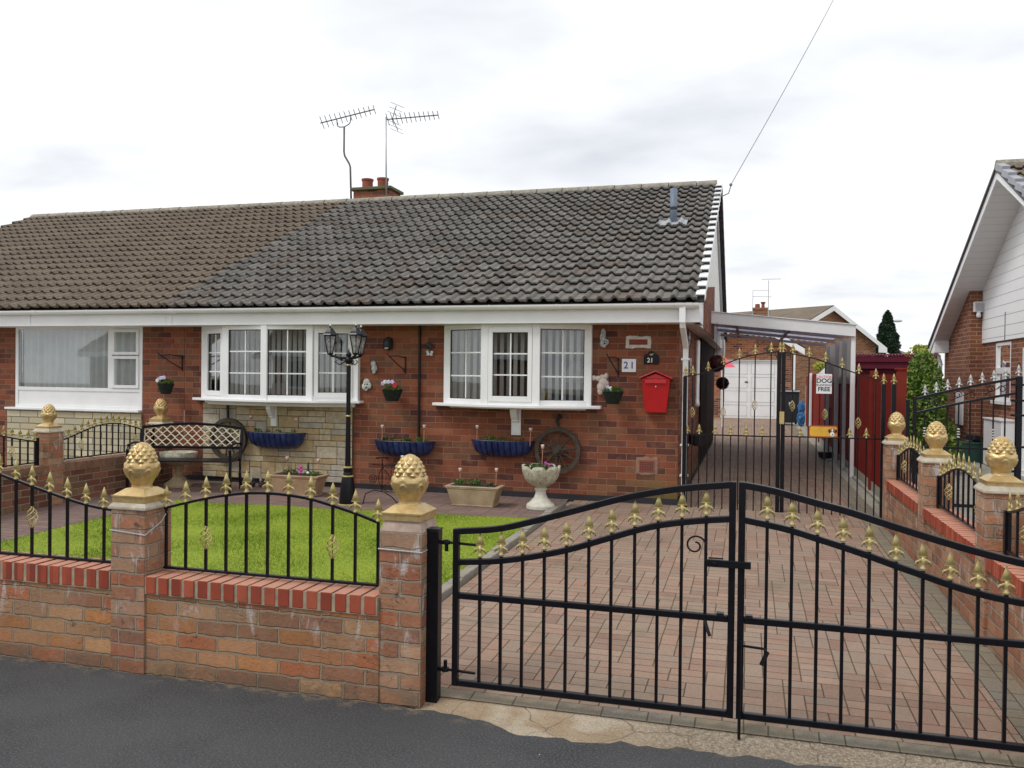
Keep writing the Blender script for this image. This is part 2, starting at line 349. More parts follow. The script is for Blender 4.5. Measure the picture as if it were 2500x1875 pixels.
M['paving_edge']=paving('tan_edge_paving',[(.2,.16,.115),(.23,.19,.13),(.18,.15,.11),(.18,.16,.13)],(.08,.07,.045),s=.2,worn=(.22,.19,.13),moss=.6)
def grassmat():
    t=NT('lawn_grass',.75,0,.2); g=t.geo(); c=t.mix(t.rmap(t.noise(g,1.6,4,.65),.3,.7),(.11,.18,.01),(.21,.28,.02))
    c=t.mix(t.rmap(t.noise(g,40,2,.6),.35,.7),c,(.3,.36,.04)); t.col(c); t.bump(t.noise(g,80,3,.7),.8,.01); return t.m
M['lawn']=grassmat()
def blademat():
    t=NT('grass_blade',.6,0,.25); oi=t.noise(t.geo(),150,1,.5); g=t.geo()
    c=t.mix(t.rmap(oi,.3,.7),(.11,.2,.012),(.27,.36,.03)); c=t.mix(t.math('MULTIPLY',t.rmap(t.noise(g,2.6,5,.7),.48,.68),.55),c,(.27,.29,.045)); c=t.mix(t.math('MULTIPLY',t.rmap(t.noise(g,1.1,5,.7),.5,.66),.45),c,(.07,.14,.012)); t.col(c)
    t.b.inputs['Transmission Weight'].default_value=0; return t.m
M['blade']=blademat()
def leafmat(name,a,b,c3=None):
    t=NT(name,.5,0,.35); n=t.noise(t.geo(),9,3,.6); c=t.mix(t.rmap(t.noise(t.geo(),60,1,.5),.3,.7),a,b)
    if c3: c=t.mix(t.rmap(n,.5,.66),c,c3)
    t.col(c); return t.m
M['leaf']=leafmat('leaf_green',(.03,.07,.012),(.1,.18,.03)); M['ivy']=leafmat('ivy_leaf',(.04,.1,.014),(.14,.26,.035),(.36,.42,.09))
M['conifer']=leafmat('conifer_leaf',(.006,.02,.009),(.02,.05,.02)); M['yellowleaf']=leafmat('yellow_leaf',(.25,.3,.03),(.45,.45,.08))
M['maroon_leaf']=leafmat('maroon_foliage',(.03,.006,.008),(.09,.015,.02))
M['wood_stem']=plain('bark',(.06,.04,.025),.9)
def glass():
    t=NT('window_glass',.0); nt=t.t; nt.nodes.remove(t.b); out=nt.nodes['Material Output']
    tr=t.node('ShaderNodeBsdfTransparent'); tr.inputs[0].default_value=(.88,.91,.91,1); gl=t.node('ShaderNodeBsdfGlossy'); gl.inputs['Roughness'].default_value=.015; gl.inputs['Color'].default_value=(1,1,1,1)
    fr=t.node('ShaderNodeFresnel'); fr.inputs[0].default_value=1.55; m=t.node('ShaderNodeMixShader')
    f=t.math('MULTIPLY',fr.outputs[0],2.6,clamp=True)
    nt.links.new(f,m.inputs[0]); nt.links.new(tr.outputs[0],m.inputs[1]); nt.links.new(gl.outputs[0],m.inputs[2]); nt.links.new(m.outputs[0],out.inputs[0])
    b=t.node('ShaderNodeBump'); b.inputs['Strength'].default_value=.04; b.inputs['Distance'].default_value=.02; t.put(b.inputs['Height'],t.noise(t.geo(),1.7,2,.5)); nt.links.new(b.outputs[0],gl.inputs['Normal'])
    return t.m
M['glass']=glass()
M['room']=plain('room_dark',(.025,.022,.022),.9,var=.3); M['blind']=plain('blind_fabric',(.78,.77,.75),.8,var=.1)
M['curtain']=plain('net_curtain',(.85,.87,.86),.9,var=.06)
def bluepot():
    t=NT('blue_glaze',.3,0,.6); c=t.mix(t.rmap(t.noise(t.geo(),12,4,.7),.4,.75),(.008,.016,.075),(.035,.065,.2)); t.col(c); return t.m
M['blue']=bluepot(); M['blue_dark']=plain('blue_rim',(.006,.012,.045),.35)
M['terracotta']=plain('terracotta',(.36,.22,.125),.85,var=.2,scale=5,bump=.5,c2=(.46,.31,.19)); M['terracotta_b']=plain('buff_terracotta',(.38,.27,.16),.85,var=.2,scale=7,bump=.5,c2=(.46,.36,.22))
def urnmat():
    t=NT('weathered_stone',.9,0,.2); c=t.mix(t.rmap(t.noise(t.geo(),9,5,.75),.35,.65),(.36,.33,.22),(.62,.59,.49)); c=t.mix(t.math('MULTIPLY',t.rmap(t.noise(t.geo(),26,5,.8),.5,.62),.6),c,(.17,.14,.07)); t.col(c); t.bump(t.noise(t.geo(),50,5,.8),.9,.008); return t.m
M['urn']=urnmat(); M['urn_base']=plain('cream_stone_base',(.58,.56,.47),.85,var=.15,scale=20,bump=.5)
M['soil']=plain('soil',(.03,.02,.014),.95,bump=.8); M['red']=plain('red_gloss_paint',(.44,.005,.01),.3,var=.06,scale=3,coat=.3)
M['darkwood']=plain('weathered_dark_wood',(.055,.04,.028),.8,var=.4,scale=18,bump=.6); M['iron']=plain('rusty_iron',(.05,.04,.033),.7,var=.3,bump=.4)
M['copper']=plain('copper_stake',(.62,.3,.2),.35,.4); M['lampcap']=plain('pink_lamp_cap',(.75,.52,.44),.5); M['clearplastic']=plain('clear_plastic',(.35,.28,.25),.2)
M['fence_red']=boards('red_stained_fence',(.15,.012,.009),.12,axis=1,dark=.45); M['fence_post']=plain('red_brown_post',(.2,.03,.02),.8)
M['maroon']=plain('maroon_metal',(.13,.012,.03),.4,var=.1); M['grey_metal']=plain('grey_metal',(.45,.45,.48),.5,0); M['lead']=plain('lead_flashing',(.33,.34,.35),.6)
M['vent']=plain('grey_vent',(.15,.19,.25),.5); M['green_plastic']=plain('green_plastic',(.012,.06,.045),.45); M['bluebag']=plain('blue_bag',(.02,.11,.28),.5,var=.3,scale=20)
M['bin']=plain('bin_black',(.018,.02,.024),.5); M['pink']=plain('pink_canvas',(.75,.12,.16),.8); M['pot']=plain('clay_chimney_pot',(.27,.07,.04),.8,var=.25,scale=7,bump=.3)
M['basket']=plain('dark_wicker',(.022,.026,.022),.8,var=.5,scale=60,bump=.8); M['chain']=plain('chain_grey',(.12,.1,.09),.5)
M['viola']=plain('lilac_petal',(.42,.4,.72),.6,c2=(.7,.7,.85)); M['redpetal']=plain('red_petal',(.45,.01,.03),.6); M['magenta']=plain('magenta_petal',(.5,.05,.32),.6); M['whitepetal']=plain('white_petal',(.75,.75,.72),.6)
M['orn_white']=plain('painted_stone_ornament',(.6,.6,.55),.8,var=.5,scale=45,c2=(.75,.75,.7)); M['orn_grey']=plain('grey_ornament',(.4,.42,.43),.75,var=.55,scale=35); M['orn_pink']=plain('buff_pink_ornament',(.55,.45,.41),.85,var=.2,scale=40,bump=.6); M['orn_black']=plain('black_ornament',(.03,.03,.032),.6)
M['brown']=plain('dark_brown_matt',(.02,.009,.007),.8,var=.3,spec=.1); M['frame_dark']=plain('gasket_and_gap_black',(.02,.02,.02),.6)
M['sign_white']=plain('white_sign',(.78,.77,.77),.4,var=.03); M['ink']=plain('sign_ink_black',(.015,.02,.03),.5); M['ink_red']=plain('sign_ink_red',(.65,.03,.06),.5); M['ink_blue']=plain('tile_ink_blue',(.05,.05,.3),.4)
M['sign_yellow']=plain('yellow_sign',(.68,.4,.04),.45,var=.15,scale=20); M['sign_orange']=plain('orange_rim',(.4,.08,.015),.45); M['tan']=plain('tan_fur',(.26,.09,.04),.7); M['wire']=plain('wire_grey',(.18,.18,.18),.5)
M['aerial']=plain('aerial_metal',(.13,.12,.12),.5,.3); M['aerial_l']=plain('aerial_light',(.45,.45,.46),.4,.4)
def sheet():
    t=NT('translucent_sheet',.35); nt=t.t; nt.nodes.remove(t.b); out=nt.nodes['Material Output']
    d=t.node('ShaderNodeBsdfTranslucent'); d.inputs[0].default_value=(.55,.54,.66,1); e=t.node('ShaderNodeBsdfDiffuse'); e.inputs[0].default_value=(.4,.39,.46,1); tr=t.node('ShaderNodeBsdfTransparent'); tr.inputs[0].default_value=(.75,.73,.82,1)
    m=t.node('ShaderNodeMixShader'); m.inputs[0].default_value=.45; nt.links.new(d.outputs[0],m.inputs[1]); nt.links.new(e.outputs[0],m.inputs[2]); m2=t.node('ShaderNodeMixShader'); m2.inputs[0].default_value=.12; nt.links.new(m.outputs[0],m2.inputs[1]); nt.links.new(tr.outputs[0],m2.inputs[2]); nt.links.new(m2.outputs[0],out.inputs[0]); return t.m
def sheet2():
    t=NT('beige_translucent_panel',.35); nt=t.t; nt.nodes.remove(t.b); out=nt.nodes['Material Output']
    d=t.node('ShaderNodeBsdfTranslucent'); d.inputs[0].default_value=(.6,.57,.52,1); e=t.node('ShaderNodeBsdfDiffuse'); e.inputs[0].default_value=(.5,.47,.43,1); m=t.node('ShaderNodeMixShader'); m.inputs[0].default_value=.4; nt.links.new(d.outputs[0],m.inputs[1]); nt.links.new(e.outputs[0],m.inputs[2]); nt.links.new(m.outputs[0],out.inputs[0]); return t.m
M['sheet']=sheet(); M['panel_grey']=sheet2()
def mod(name,parent,bm,mat,**k): return obj(name,bm,mat,parent,**k)
def leafcloud(n,center,rad,size,fn=None,flat=.5):
    """n small leaf faces through an ellipsoid volume"""
    m=MB(); d=rng.normal(size=(n,3)); d/=np.linalg.norm(d,axis=1)[:,None]; r=rng.uniform(.35,1,n)**.5
    c=np.array(center)+d*r[:,None]*np.array(rad)
    if fn is not None: c=fn(c)
    a=rng.normal(size=(n,3)); a/=np.linalg.norm(a,axis=1)[:,None]; b=np.cross(a,rng.normal(size=(n,3))); b/=np.linalg.norm(b,axis=1)[:,None]
    s=size*rng.uniform(.6,1.3,n)[:,None]
    q=np.stack([c-a*s,c+b*s*flat,c+a*s,c-b*s*flat],1).reshape(-1,3)
    m.v=[tuple(p) for p in q]; m.f=[(4*i,4*i+1,4*i+2,4*i+3) for i in range(n)]
    return m

SUNE,EXPO,CX,CY=1.4,0.05,2.3,1.1
M['maroon_c']=boards('maroon_corrugated',(.12,.012,.025),.09,axis=2,dark=.5); M['sheetframe']=plain('brown_rafter',(.3,.26,.27),.7); M['doorline']=plain('door_groove',(.5,.5,.5),.5)
M['cap_moss']=plain('mossy_cap',(.17,.16,.1),.9,var=.4,scale=12,c2=(.1,.13,.04)); M['vergegrey']=plain('grey_verge',(.33,.34,.37),.6); M['tile_dark']=plain('dark_tile_edge',(.1,.09,.09),.8)
M['cream_iron']=plain('cream_painted_iron',(.74,.67,.5),.5,var=.15,scale=30)
def lg():
    t=NT('lantern_glass',.2); nt=t.t; nt.nodes.remove(t.b); out=nt.nodes['Material Output']; tr=t.node('ShaderNodeBsdfTransparent'); tr.inputs[0].default_value=(.8,.82,.82,1); gl=t.node('ShaderNodeBsdfGlossy'); gl.inputs['Roughness'].default_value=.25; m=t.node('ShaderNodeMixShader'); m.inputs[0].default_value=.3; nt.links.new(tr.outputs[0],m.inputs[1]); nt.links.new(gl.outputs[0],m.inputs[2]); nt.links.new(m.outputs[0],out.inputs[0]); return t.m
M['lantglass']=lg()

def matt(m,r=.85,sp=.12):
    b=m.node_tree.nodes['Principled BSDF']; b.inputs['Roughness'].default_value=r; b.inputs['Specular IOR Level'].default_value=sp
M['fence_red']=boards('red_stained_fence_boards',(.2,.016,.009),.12,axis=1,dark=.5)
for k in('fence_red','fence_post','basket'): matt(M[k])
for k in('maroon','maroon_c'): matt(M[k],.6,.25)
M['gold'].node_tree.nodes['Principled BSDF'].inputs['Metallic'].default_value=.58
# ================================================================ setting
m=MB(); ys=[-60,3.5,3.68,9.3,29,400]
for i in range(5):
    a,b=ys[i],ys[i+1]; m.add([(-300,a,gz(a)-.02),(300,a,gz(a)-.02),(300,b,gz(b)-.02),(-300,b,gz(b)-.02)],[(0,1,2,3)])
tag(obj('ground',m,M['concrete'],fixn=False,world=False),kind='structure')
m=MB(); N_=160; e=[]
edge=[(-30,3.51),(-3.9,3.51),(-1.5,3.51),(-1.38,3.49),(-1.15,3.485),(-1.05,3.45),(-.98,3.4),(-.83,3.375),(-.62,3.385),(-.45,3.43),(.16,3.45),(1.0,3.44),(1.6,3.44),(30,3.45)]
xs=np.concatenate([np.linspace(-30,-4,8),np.linspace(-3.9,2.2,N_),np.linspace(2.5,30,8)])
vy=np.interp(xs,[p[0] for p in edge],[p[1] for p in edge])+rng.normal(size=len(xs))*np.where((xs>-1.4)&(xs<2.2),.006,.001)+np.where(xs>-1.4,.012*np.sin(xs*23)+.008*np.sin(xs*51+1),0)
vs=[(x,-40,.0) for x in xs]+[(x,y,.0) for x,y in zip(xs,vy)]; k=len(xs)
m.add(vs,[(i,i+1,k+i+1,k+i) for i in range(k-1)]); tag(obj('road',m,M['asphalt'],fixn=False,world=False),kind='structure')
def sheet_y(x0,x1,y0,y1,dz,n=1):
    m=MB(); ys=sorted({y0,y1,*[y for y in(3.5,3.68,9.3,29) if y0<y<y1]})
    for a,b in zip(ys[:-1],ys[1:]): m.add([(x0,a,gz(a)+dz),(x1,a,gz(a)+dz),(x1,b,gz(b)+dz),(x0,b,gz(b)+dz)],[(0,1,2,3)])
    return m
tag(obj('forecourt_strip',sheet_y(-1.42,4,3.25,3.64,-.006),M['sandy'],fixn=False,world=False),kind='structure')
tag(obj('driveway',sheet_y(-1.86,1.1,3.7,31,0),M['paving'],fixn=False,world=False),kind='structure')
m=sheet_y(1.105,1.3,3.7,31,.001)
m.add([(-1.4,3.62,gz(3.62)+.001),(1.3,3.62,gz(3.62)+.001),(1.3,3.7,gz(3.7)+.001),(-1.4,3.7,gz(3.7)+.001)],[(0,1,2,3)])
tag(obj('driveway_border',m,M['paving_edge'],fixn=False,world=False),kind='structure')
tag(obj('path',MB().add([(-7.0,3.7,gz(3.7)+.004),(-1.93,3.7,gz(3.7)+.004),(-1.93,9.3,gz(9.3)+.004),(-7.0,9.3,gz(9.3)+.004)],[(0,1,2,3)]),M['paving_dark'],fixn=False,world=False),kind='structure')
# lawn
LX0,LX1,LY0,LY1=-5.93,-1.97,3.72,7.86
m=MB(); nx,ny=60,60
for j in range(ny+1):
    for i in range(nx+1):
        x=LX0+(LX1-LX0)*i/nx; y=LY0+(LY1-.1+.16*(x-LX0)/(LX1-LX0)-LY0)*j/ny
        m.v.append((x,y,gz(y)+.018+.006*sin(x*5)*cos(y*4)))
m.f=[(j*(nx+1)+i,j*(nx+1)+i+1,(j+1)*(nx+1)+i+1,(j+1)*(nx+1)+i) for j in range(ny) for i in range(nx)]
tag(obj('lawn',m,M['lawn'],fixn=False,world=False,smooth=True),kind='structure')
n=110000; x=rng.uniform(LX0-.02,LX1+.012,n)+rng.normal(size=n)*.004; y=LY0+rng.uniform(0,1,n)**1.25*(LY1-.08+.16*(x-LX0)/(LX1-LX0)-LY0)+rng.normal(size=n)*.008
dens=np.sin(x*3.1+np.sin(y*2.3))*np.cos(y*3.7+x)*.5+.5
z=.1-.07*(9.3-y)/5.62+.008; h=rng.uniform(.014,.034,n)*(.75+.5*dens)*np.where((x<LX0+.03)|(x>LX1-.03),1.35,1); a=rng.uniform(0,2*PI,n); w=.0028
dx=np.cos(a)*w; dy=np.sin(a)*w; lx=rng.normal(size=n)*.012; ly=rng.normal(size=n)*.012
q=np.stack([np.stack([x-dx,y-dy,z],1),np.stack([x+dx,y+dy,z],1),np.stack([x+lx,y+ly,z+h],1)],1).reshape(-1,3)
me=bpy.data.meshes.new('grass'); me.vertices.add(3*n); me.vertices.foreach_set('co',q.ravel()); me.loops.add(3*n); me.loops.foreach_set('vertex_index',np.arange(3*n)); me.polygons.add(n); me.polygons.foreach_set('loop_start',np.arange(n)*3); me.polygons.foreach_set('loop_total',np.full(n,3)); me.update(); me.materials.append(M['blade'])
o=bpy.data.objects.new('grass',me); C.objects.link(o); tag(o,'short bright green grass covering the front lawn','grass',kind='stuff')
# kerb edging the drive: separate laid lengths
kr=thing('kerb_edging','pale concrete edging between the lawn and the block drive','kerb',(-1.9,6,.05))
m=MB(); yy=3.72
while yy<8.9:
    l=min(.9,8.95-yy); m.box(-1.965,-1.885,yy,yy+l-.008,gz(yy)-.03,gz(yy)+.045); yy+=l
obj('edging_stones',m,M['kerb'],kr,bevel=.008)
# ================================================================ helpers for the scene
def finial_mesh(mat,h=.105):
    m=MB(); k=h/.105
    m.lathe([(.0115*k,0),(.012*k,.006*k),(.0075*k,.011*k),(.007*k,.022*k),(.009*k,.026*k),(.009*k,.05*k)],10)
    m.frustum((0,0),.034*k,.012*k,.04*k,.016*k,.049*k,.054*k)
    m.frustum((0,0),.038*k,.014*k,.002*k,.002*k,.054*k,.108*k)
    for sx in(-1,1):
        for q,(r1,z1,z2) in enumerate(((.017,.038,.022),(.026,.033,.014))):
            m.tube([(sx*.004*k,0,.026*k),(sx*r1*.55*k,(-.004 if q else -.006)*k,z1*k+.003*k),(sx*r1*.95*k,-.004*k,z1*.92*k),(sx*(r1+.004)*k,-.003*k,z2*k)],[.004*k,.005*k,.0045*k,.0025*k],6)
    return meshonly(m,mat,True)
FIN=finial_mesh(M['gold_fin']); FINS=finial_mesh(M['silver_fin'])
def basket_mesh(mat,h=.1,r=.024):
    m=MB()
    for k in range(4):
        pts=[]
        for i in range(13):
            u=i/12; a=k*PI/2+u*PI*1.6; rr=.004+r*sin(PI*u)**.8; pts.append((rr*cos(a),rr*sin(a),h*u))
        m.tube(pts,.0032,5)
    m.lathe([(.007,-.008),(.008,0),(.005,.006)],8); m.lathe([(.005,h-.006),(.008,h),(.007,h+.008)],8)
    return meshonly(m,mat,True)
BSK=basket_mesh(M['gold_fin'])
def interp(pts,t): 
    return float(np.interp(t,[p[0] for p in pts],[p[1] for p in pts]))
def smoothcurve(pts,n=40):
    """dense smooth (pchip-like) curve through (t,z) points"""
    t=np.array([p[0] for p in pts]); z=np.array([p[1] for p in pts]); d=np.gradient(z,t); T=np.linspace(t[0],t[-1],n); Z=[]
    for q in T:
        i=min(max(np.searchsorted(t,q)-1,0),len(t)-2); h=t[i+1]-t[i]; u=(q-t[i])/h
        Z.append((2*u**3-3*u**2+1)*z[i]+(u**3-2*u**2+u)*h*d[i]+(-2*u**3+3*u**2)*z[i+1]+(u**3-u**2)*h*d[i+1])
    return list(zip(T.tolist(),[float(v) for v in Z]))
def railing(name,label,cat,loc,rz,top,zbot,bars,baskets=(),fin=True,finmesh=None,ends=(True,True),bw=.012,rw=.018,group=None,fh=.0,post=.0,baskz=.5):
    """panel in local coords: t along X, z up; top=[(t,z)...]"""
    r=thing(name,label,cat,loc,rz,group); top=smoothcurve(top)
    m=MB(); m.sqbar([(t,0,z) for t,z in top],.022,.012,up=(0,1,0)) if False else m.sqbar([(t,0,z) for t,z in top],rw,rw*.7)
    m.sqbar([(top[0][0],0,zbot),(top[-1][0],0,zbot)],rw*1.2,rw*.7); obj('rail',m,M['black'],r,world=False,bevel=.001)
    for i,t in enumerate(bars):
        zt=interp(top,t); m=MB()
        if i in baskets:
            zb=zbot+(zt-zbot)*baskz-.05; m.box(t-bw/2,t+bw/2,-bw/2,bw/2,zbot,zb); m.box(t-bw/2,t+bw/2,-bw/2,bw/2,zb+.1,zt-.003); m.box(t-.001,t+.001,-.001,.001,zb-.002,zb+.102)
        else: m.box(t-bw/2,t+bw/2,-bw/2,bw/2,zbot,zt-.003)
        b=obj('bar',m,M['black'],r,world=False)
        if i in baskets: shared('twist_basket',BSK,b,(t,0,zb))
        if fin: shared('spear_finial',finmesh or FIN,r,(t,0,zt+.004),rng.uniform(-.12,.12))
    return r
# pineapple finial ------------------------------------------------
def pine_mesh():
    m=MB(); prof=[]; nz,na=76,108
    def base(z):
        pts=[(.063,.052),(.07,.049),(.082,.048),(.1,.056),(.12,.066),(.145,.076),(.165,.081),(.18,.0815),(.19,.079),(.197,.07),(.205,.069),(.22,.0665),(.24,.059),(.257,.05),(.272,.039),(.284,.028),(.292,.015),(.2955,.002)]
        return interp(pts,z)
    zs=[.063+(.2955-.063)*(i/nz)**.97 for i in range(nz+1)]
    vs=[];fs=[]
    for z in zs:
        r0=base(z)
        for j in range(na):
            a=2*PI*j/na; r=r0
            if z>.198:
                u=a/(2*PI)*10; v=(z-.198)/.0195
                p=abs(((u+v*.5)%1)-.5)*2; q=abs(((u-v*.5)%1)-.5)*2
                r+=(.0085*(1-max(p,q))**.8*1.5-.003)*min(1,(.2955-z)/.025)
            else:
                l=abs(((a/(2*PI)*6)%1)-.5)*2; leaf=(1-l); k=(z-.1)/.098
                if k>0:
                    r+=.005*sin(PI*min(k,1))*leaf**.6
                    if k>.72: r+=.006*leaf*(k-.72)/.28-.013*l*(k-.72)/.28
                    e=((l)/.36)**2+((z-.14)/.022)**2
                    if .5<e<1.15: r+=.004
            vs.append((r*cos(a),r*sin(a),z))
    for i in range(nz):
        for j in range(na): fs.append((i*na+j,i*na+(j+1)%na,(i+1)*na+(j+1)%na,(i+1)*na+j))
    m.add(vs,fs)
    m.box(-.096,.096,-.096,.096,0,.028); m.frustum((0,0),.2,.2,.2,.2,.028,.035); m.frustum((0,0),.19,.19,.106,.106,.035,.066)
    me=meshonly(m,M['gold'],False)
    return me
PINE=pine_mesh()
for p in PINE.polygons: p.use_smooth=(p.index<76*108)
def pillar(parent,x,y,h,mat,z0=None,sc=1,w=.2,zb=-.02,capstyle=0):
    z0=gz(y)+zb if z0 is None else z0
    s=obj('pillar',MB().box(x-w/2,x+w/2,y-w/2,y+w/2,z0,h),mat,parent,bevel=.004)
    m=MB(); m.frustum((x,y),w+.022,w+.022,w+.024,w+.024,h,h+.012); m.frustum((x,y),w+.024,w+.024,w-.03,w-.03,h+.012,h+.045)
    if capstyle: m=MB(); m.frustum((x,y),w,w,w-.035,w-.035,h,h+.05)
    c=obj('capstone',m,M['capstone'] if not capstyle else M['mortar_pink'],s,bevel=.003)
    L=rootof(parent).location; p=shared('pineapple_finial',PINE,s,(x-L.x,y-L.y,h+(.033 if not capstyle else .049)-L.z),0,sc)
    return s
M['mortar_pink']=plain('pinkish_capping',(.4,.3,.24),.9,var=.25,scale=18,bump=.6)
def coping(parent,x0,x1,y0,y1,z0,z1,axis='x',pitch=.0755):
    """soldier bricks on edge with mortar between"""
    m=MB(); L=(x1-x0) if axis=='x' else (y1-y0); n=max(1,round(L/pitch)); p=L/n
    for i in range(n):
        j=rng.uniform(-.0025,.0025); a=i*p+.0085; b=(i+1)*p-.008
        if axis=='x': m.box(x0+a,x0+b,y0+j,y1+j,z0,z1+j*.5)
        else: m.box(x0+j,x1+j,y0+a,y0+b,z0,z1+j*.5)
    o=obj('brick_coping',m,M['cope2'],parent,bevel=.004)
    d=.007
    obj('coping_mortar',MB().box(x0+d*(axis=='x'and .2 or 1),x1-d*(axis=='x'and .2 or 1),y0+(.004 if axis=='x' else .001),y1-(d if axis=='x' else .001),z0-.004,z1-.006),M['mortar'],parent)
def cope2():
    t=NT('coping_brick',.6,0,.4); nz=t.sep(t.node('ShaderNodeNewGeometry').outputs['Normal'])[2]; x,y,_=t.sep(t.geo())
    w=t.white(t.comb(t.math('FLOOR',t.math('MULTIPLY',x,13.25)),t.math('FLOOR',t.math('MULTIPLY',y,13.25)),0.))
    c=t.ramp(w,[(0,(.24,.04,.02)),(.35,(.3,.052,.025)),(.7,(.35,.065,.03)),(.85,(.4,.09,.045))])
    n=t.noise(t.geo(),14,4,.7); c=t.mix(t.math('MULTIPLY',t.rmap(n,.4,.7),.4),c,(.13,.045,.03))
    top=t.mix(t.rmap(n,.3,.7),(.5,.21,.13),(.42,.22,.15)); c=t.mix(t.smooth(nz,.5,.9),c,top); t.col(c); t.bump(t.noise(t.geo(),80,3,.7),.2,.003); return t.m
M['cope2']=cope2()
# ================================================================ front garden wall
fw=thing('garden_wall','weathered front brick wall with red coping and two pillars topped by gold pineapples','wall',(-2.2,3.6,0))
def wallbox(x0,x1,y0,y1,z0,z1,mat): return obj('wall',MB().box(x0,x1,y0,y1,z0,z1),mat,fw)
wallbox(-7.2,-3.05,3.502,3.69,-.03,.408,M['wall_brick']); wallbox(-3.05,-1.6,3.502,3.69,-.03,.405,M['wall_brick'])
coping(fw,-7.2,-3.052,3.487,3.7,.408,.502); coping(fw,-2.848,-1.602,3.487,3.7,.405,.49)
pillar(fw,-2.95,3.592,.81,M['pier_brick']); pillar(fw,-1.5,3.612,.785,M['pier_brick'],w=.206,capstyle=1)
railing('railing','short arched black railing with gold spears, between the two front pillars','railing',(0,3.62,0),0,
  [(-2.835,.805),(-2.71,.838),(-2.593,.866),(-2.478,.888),(-2.364,.904),(-2.245,.91),(-2.131,.906),(-2.012,.893),(-1.896,.868),(-1.777,.838),(-1.655,.8)],.507,
  [-2.825,-2.71,-2.593,-2.478,-2.364,-2.245,-2.131,-2.012,-1.896,-1.777,-1.66],baskets=(2,8),baskz=.46,group='spear railings on the front wall')
railing('railing','black railing with gold spears sloping down to the left-hand front pillar','railing',(0,3.62,0),0,
  [(-4.85,.79),(-4.62,.84),(-4.36,.9),(-4.1,.93),(-3.99,.945),(-3.772,.905),(-3.666,.878),(-3.549,.849),(-3.436,.823),(-3.317,.798),(-3.204,.783),(-3.06,.776)],.51,
  [-4.7,-4.58,-4.46,-4.34,-4.22,-4.1,-3.99,-3.885,-3.772,-3.666,-3.549,-3.436,-3.317,-3.204],baskets=(9,),baskz=.55,group='spear railings on the front wall')
# wire loop round the pillars
obj('tie_wire',MB().tube([(-1.606,3.508,.705),(-1.606,3.504,.705),(-1.396,3.504,.7),(-1.392,3.715,.7)],.003,6),M['grey_metal'],fw); obj('tie_wire',MB().tube([(-3.054,3.49,.705),(-2.846,3.488,.69),(-2.84,3.6,.74),(-2.82,3.62,.79)],.003,6),M['grey_metal'],fw)
# ================================================================ drive gates at the front
gy=3.6
def leaf(label,top,second,x0,x1,bars,zb=.102):
    g=thing('drive_gate',label,'gate',((x0+x1)/2,gy,0),0,'front drive gate leaves'); T=smoothcurve(top); s2=smoothcurve(second); W=.0275
    m=MB(); m.sqbar([(t,gy,z) for t,z in T],W,W); m.sqbar([(t,gy,z) for t,z in s2],W,W*.95); zl=interp(T,x0); zr=interp(T,x1)
    m.box(x0-W/2,x0+W/2,gy-W/2-.001,gy+W/2+.001,zb-W/2,zl+W/2-.001); m.box(x1-W/2,x1+W/2,gy-W/2-.001,gy+W/2+.001,zb-W/2,zr+W/2-.001)
    m.box(x0+W/2,x1-W/2,gy-W/2+.001,gy+W/2-.001,zb-W/2+.001,zb+W/2); m.box(x0+W/2,x1-W/2,gy-W/2+.001,gy+W/2-.001,.498-W/2,.498+W/2)
    obj('gate_frame',m,M['black'],g,bevel=.003)
    for t in bars:
        zt=interp(s2,t); obj('bar',MB().box(t-.0065,t+.0065,gy-.0065,gy+.0065,zb+.01,zt+.018),M['black'],g)
        L=g.location; shared('spear_finial',FIN,g,(t-L.x,0,zt+.022),rng.uniform(-.06,.06))
    return g
gl=leaf('black iron gate leaf hinged beside the brick pillar, bare metal scroll near its latch',
 [(-1.264,.788),(-1.051,.815),(-.898,.857),(-.69,.921),(-.487,.983),(-.289,1.026),(-.056,1.056)],[(-1.264,.648),(-1.05,.67),(-.934,.692),(-.747,.74),(-.565,.803),(-.387,.862),(-.18,.9),(-.056,.914)],-1.264,-.056,[-1.151+.0989*i for i in range(11)])
gr=leaf('black iron gate leaf nearest the right-hand side wall, with a drop bolt to the ground',
 [(-.018,1.056),(.09,1.04),(.265,.998),(.377,.972),(.542,.924),(.703,.879),(.859,.839),(1.018,.806),(1.2,.79)],[(-.018,.914),(.175,.88),(.278,.852),(.379,.824),(.479,.794),(.571,.764),(.668,.734),(.758,.706),(.861,.68),(.948,.664),(1.02,.655),(1.2,.648)],-.018,1.2,[.082+.0975*i for i in range(12)])
m=MB(); cx,cz=-.2,.795; pts=[]
for i in range(30):
    u=i/29; a=-.3+u*PI*2.6; r=.046*(1-.72*u); pts.append((cx-.005+r*cos(a),gy-.008,cz+r*sin(a)))
m.tube([(-.162,gy-.008,.73),(-.158,gy-.008,.76)]+pts,.004,6); obj('scroll',m,M['black'],gl)
m=MB(); m.box(-.158,.02,gy-.034,gy-.0165,.715,.745); m.box(-.15,-.09,gy-.03,gy-.02,.748,.754); m.box(-.135,-.115,gy-.04,gy-.03,.722,.736); obj('latch_bar',m,M['black'],gl,bevel=.002)
obj('latch_lever',MB().tube([(-.162,gy-.01,.487),(-.15,gy-.02,.45),(-.14,gy-.025,.425)],.007,6),M['black'],gl)
obj('stop_tab',MB().box(-.115,-.085,gy-.02,gy+.01,.516,.522),M['black'],gl)
m=MB(); m.tube([(-.018,gy-.03,.4),(.075,gy-.03,.395),(.092,gy-.03,.38),(.075,gy-.035,.34)],.0055,6); m.tube([(.09,gy-.03,.385),(.066,gy-.036,.33)],.009,6); obj('bolt_handle',m,M['black'],gr)
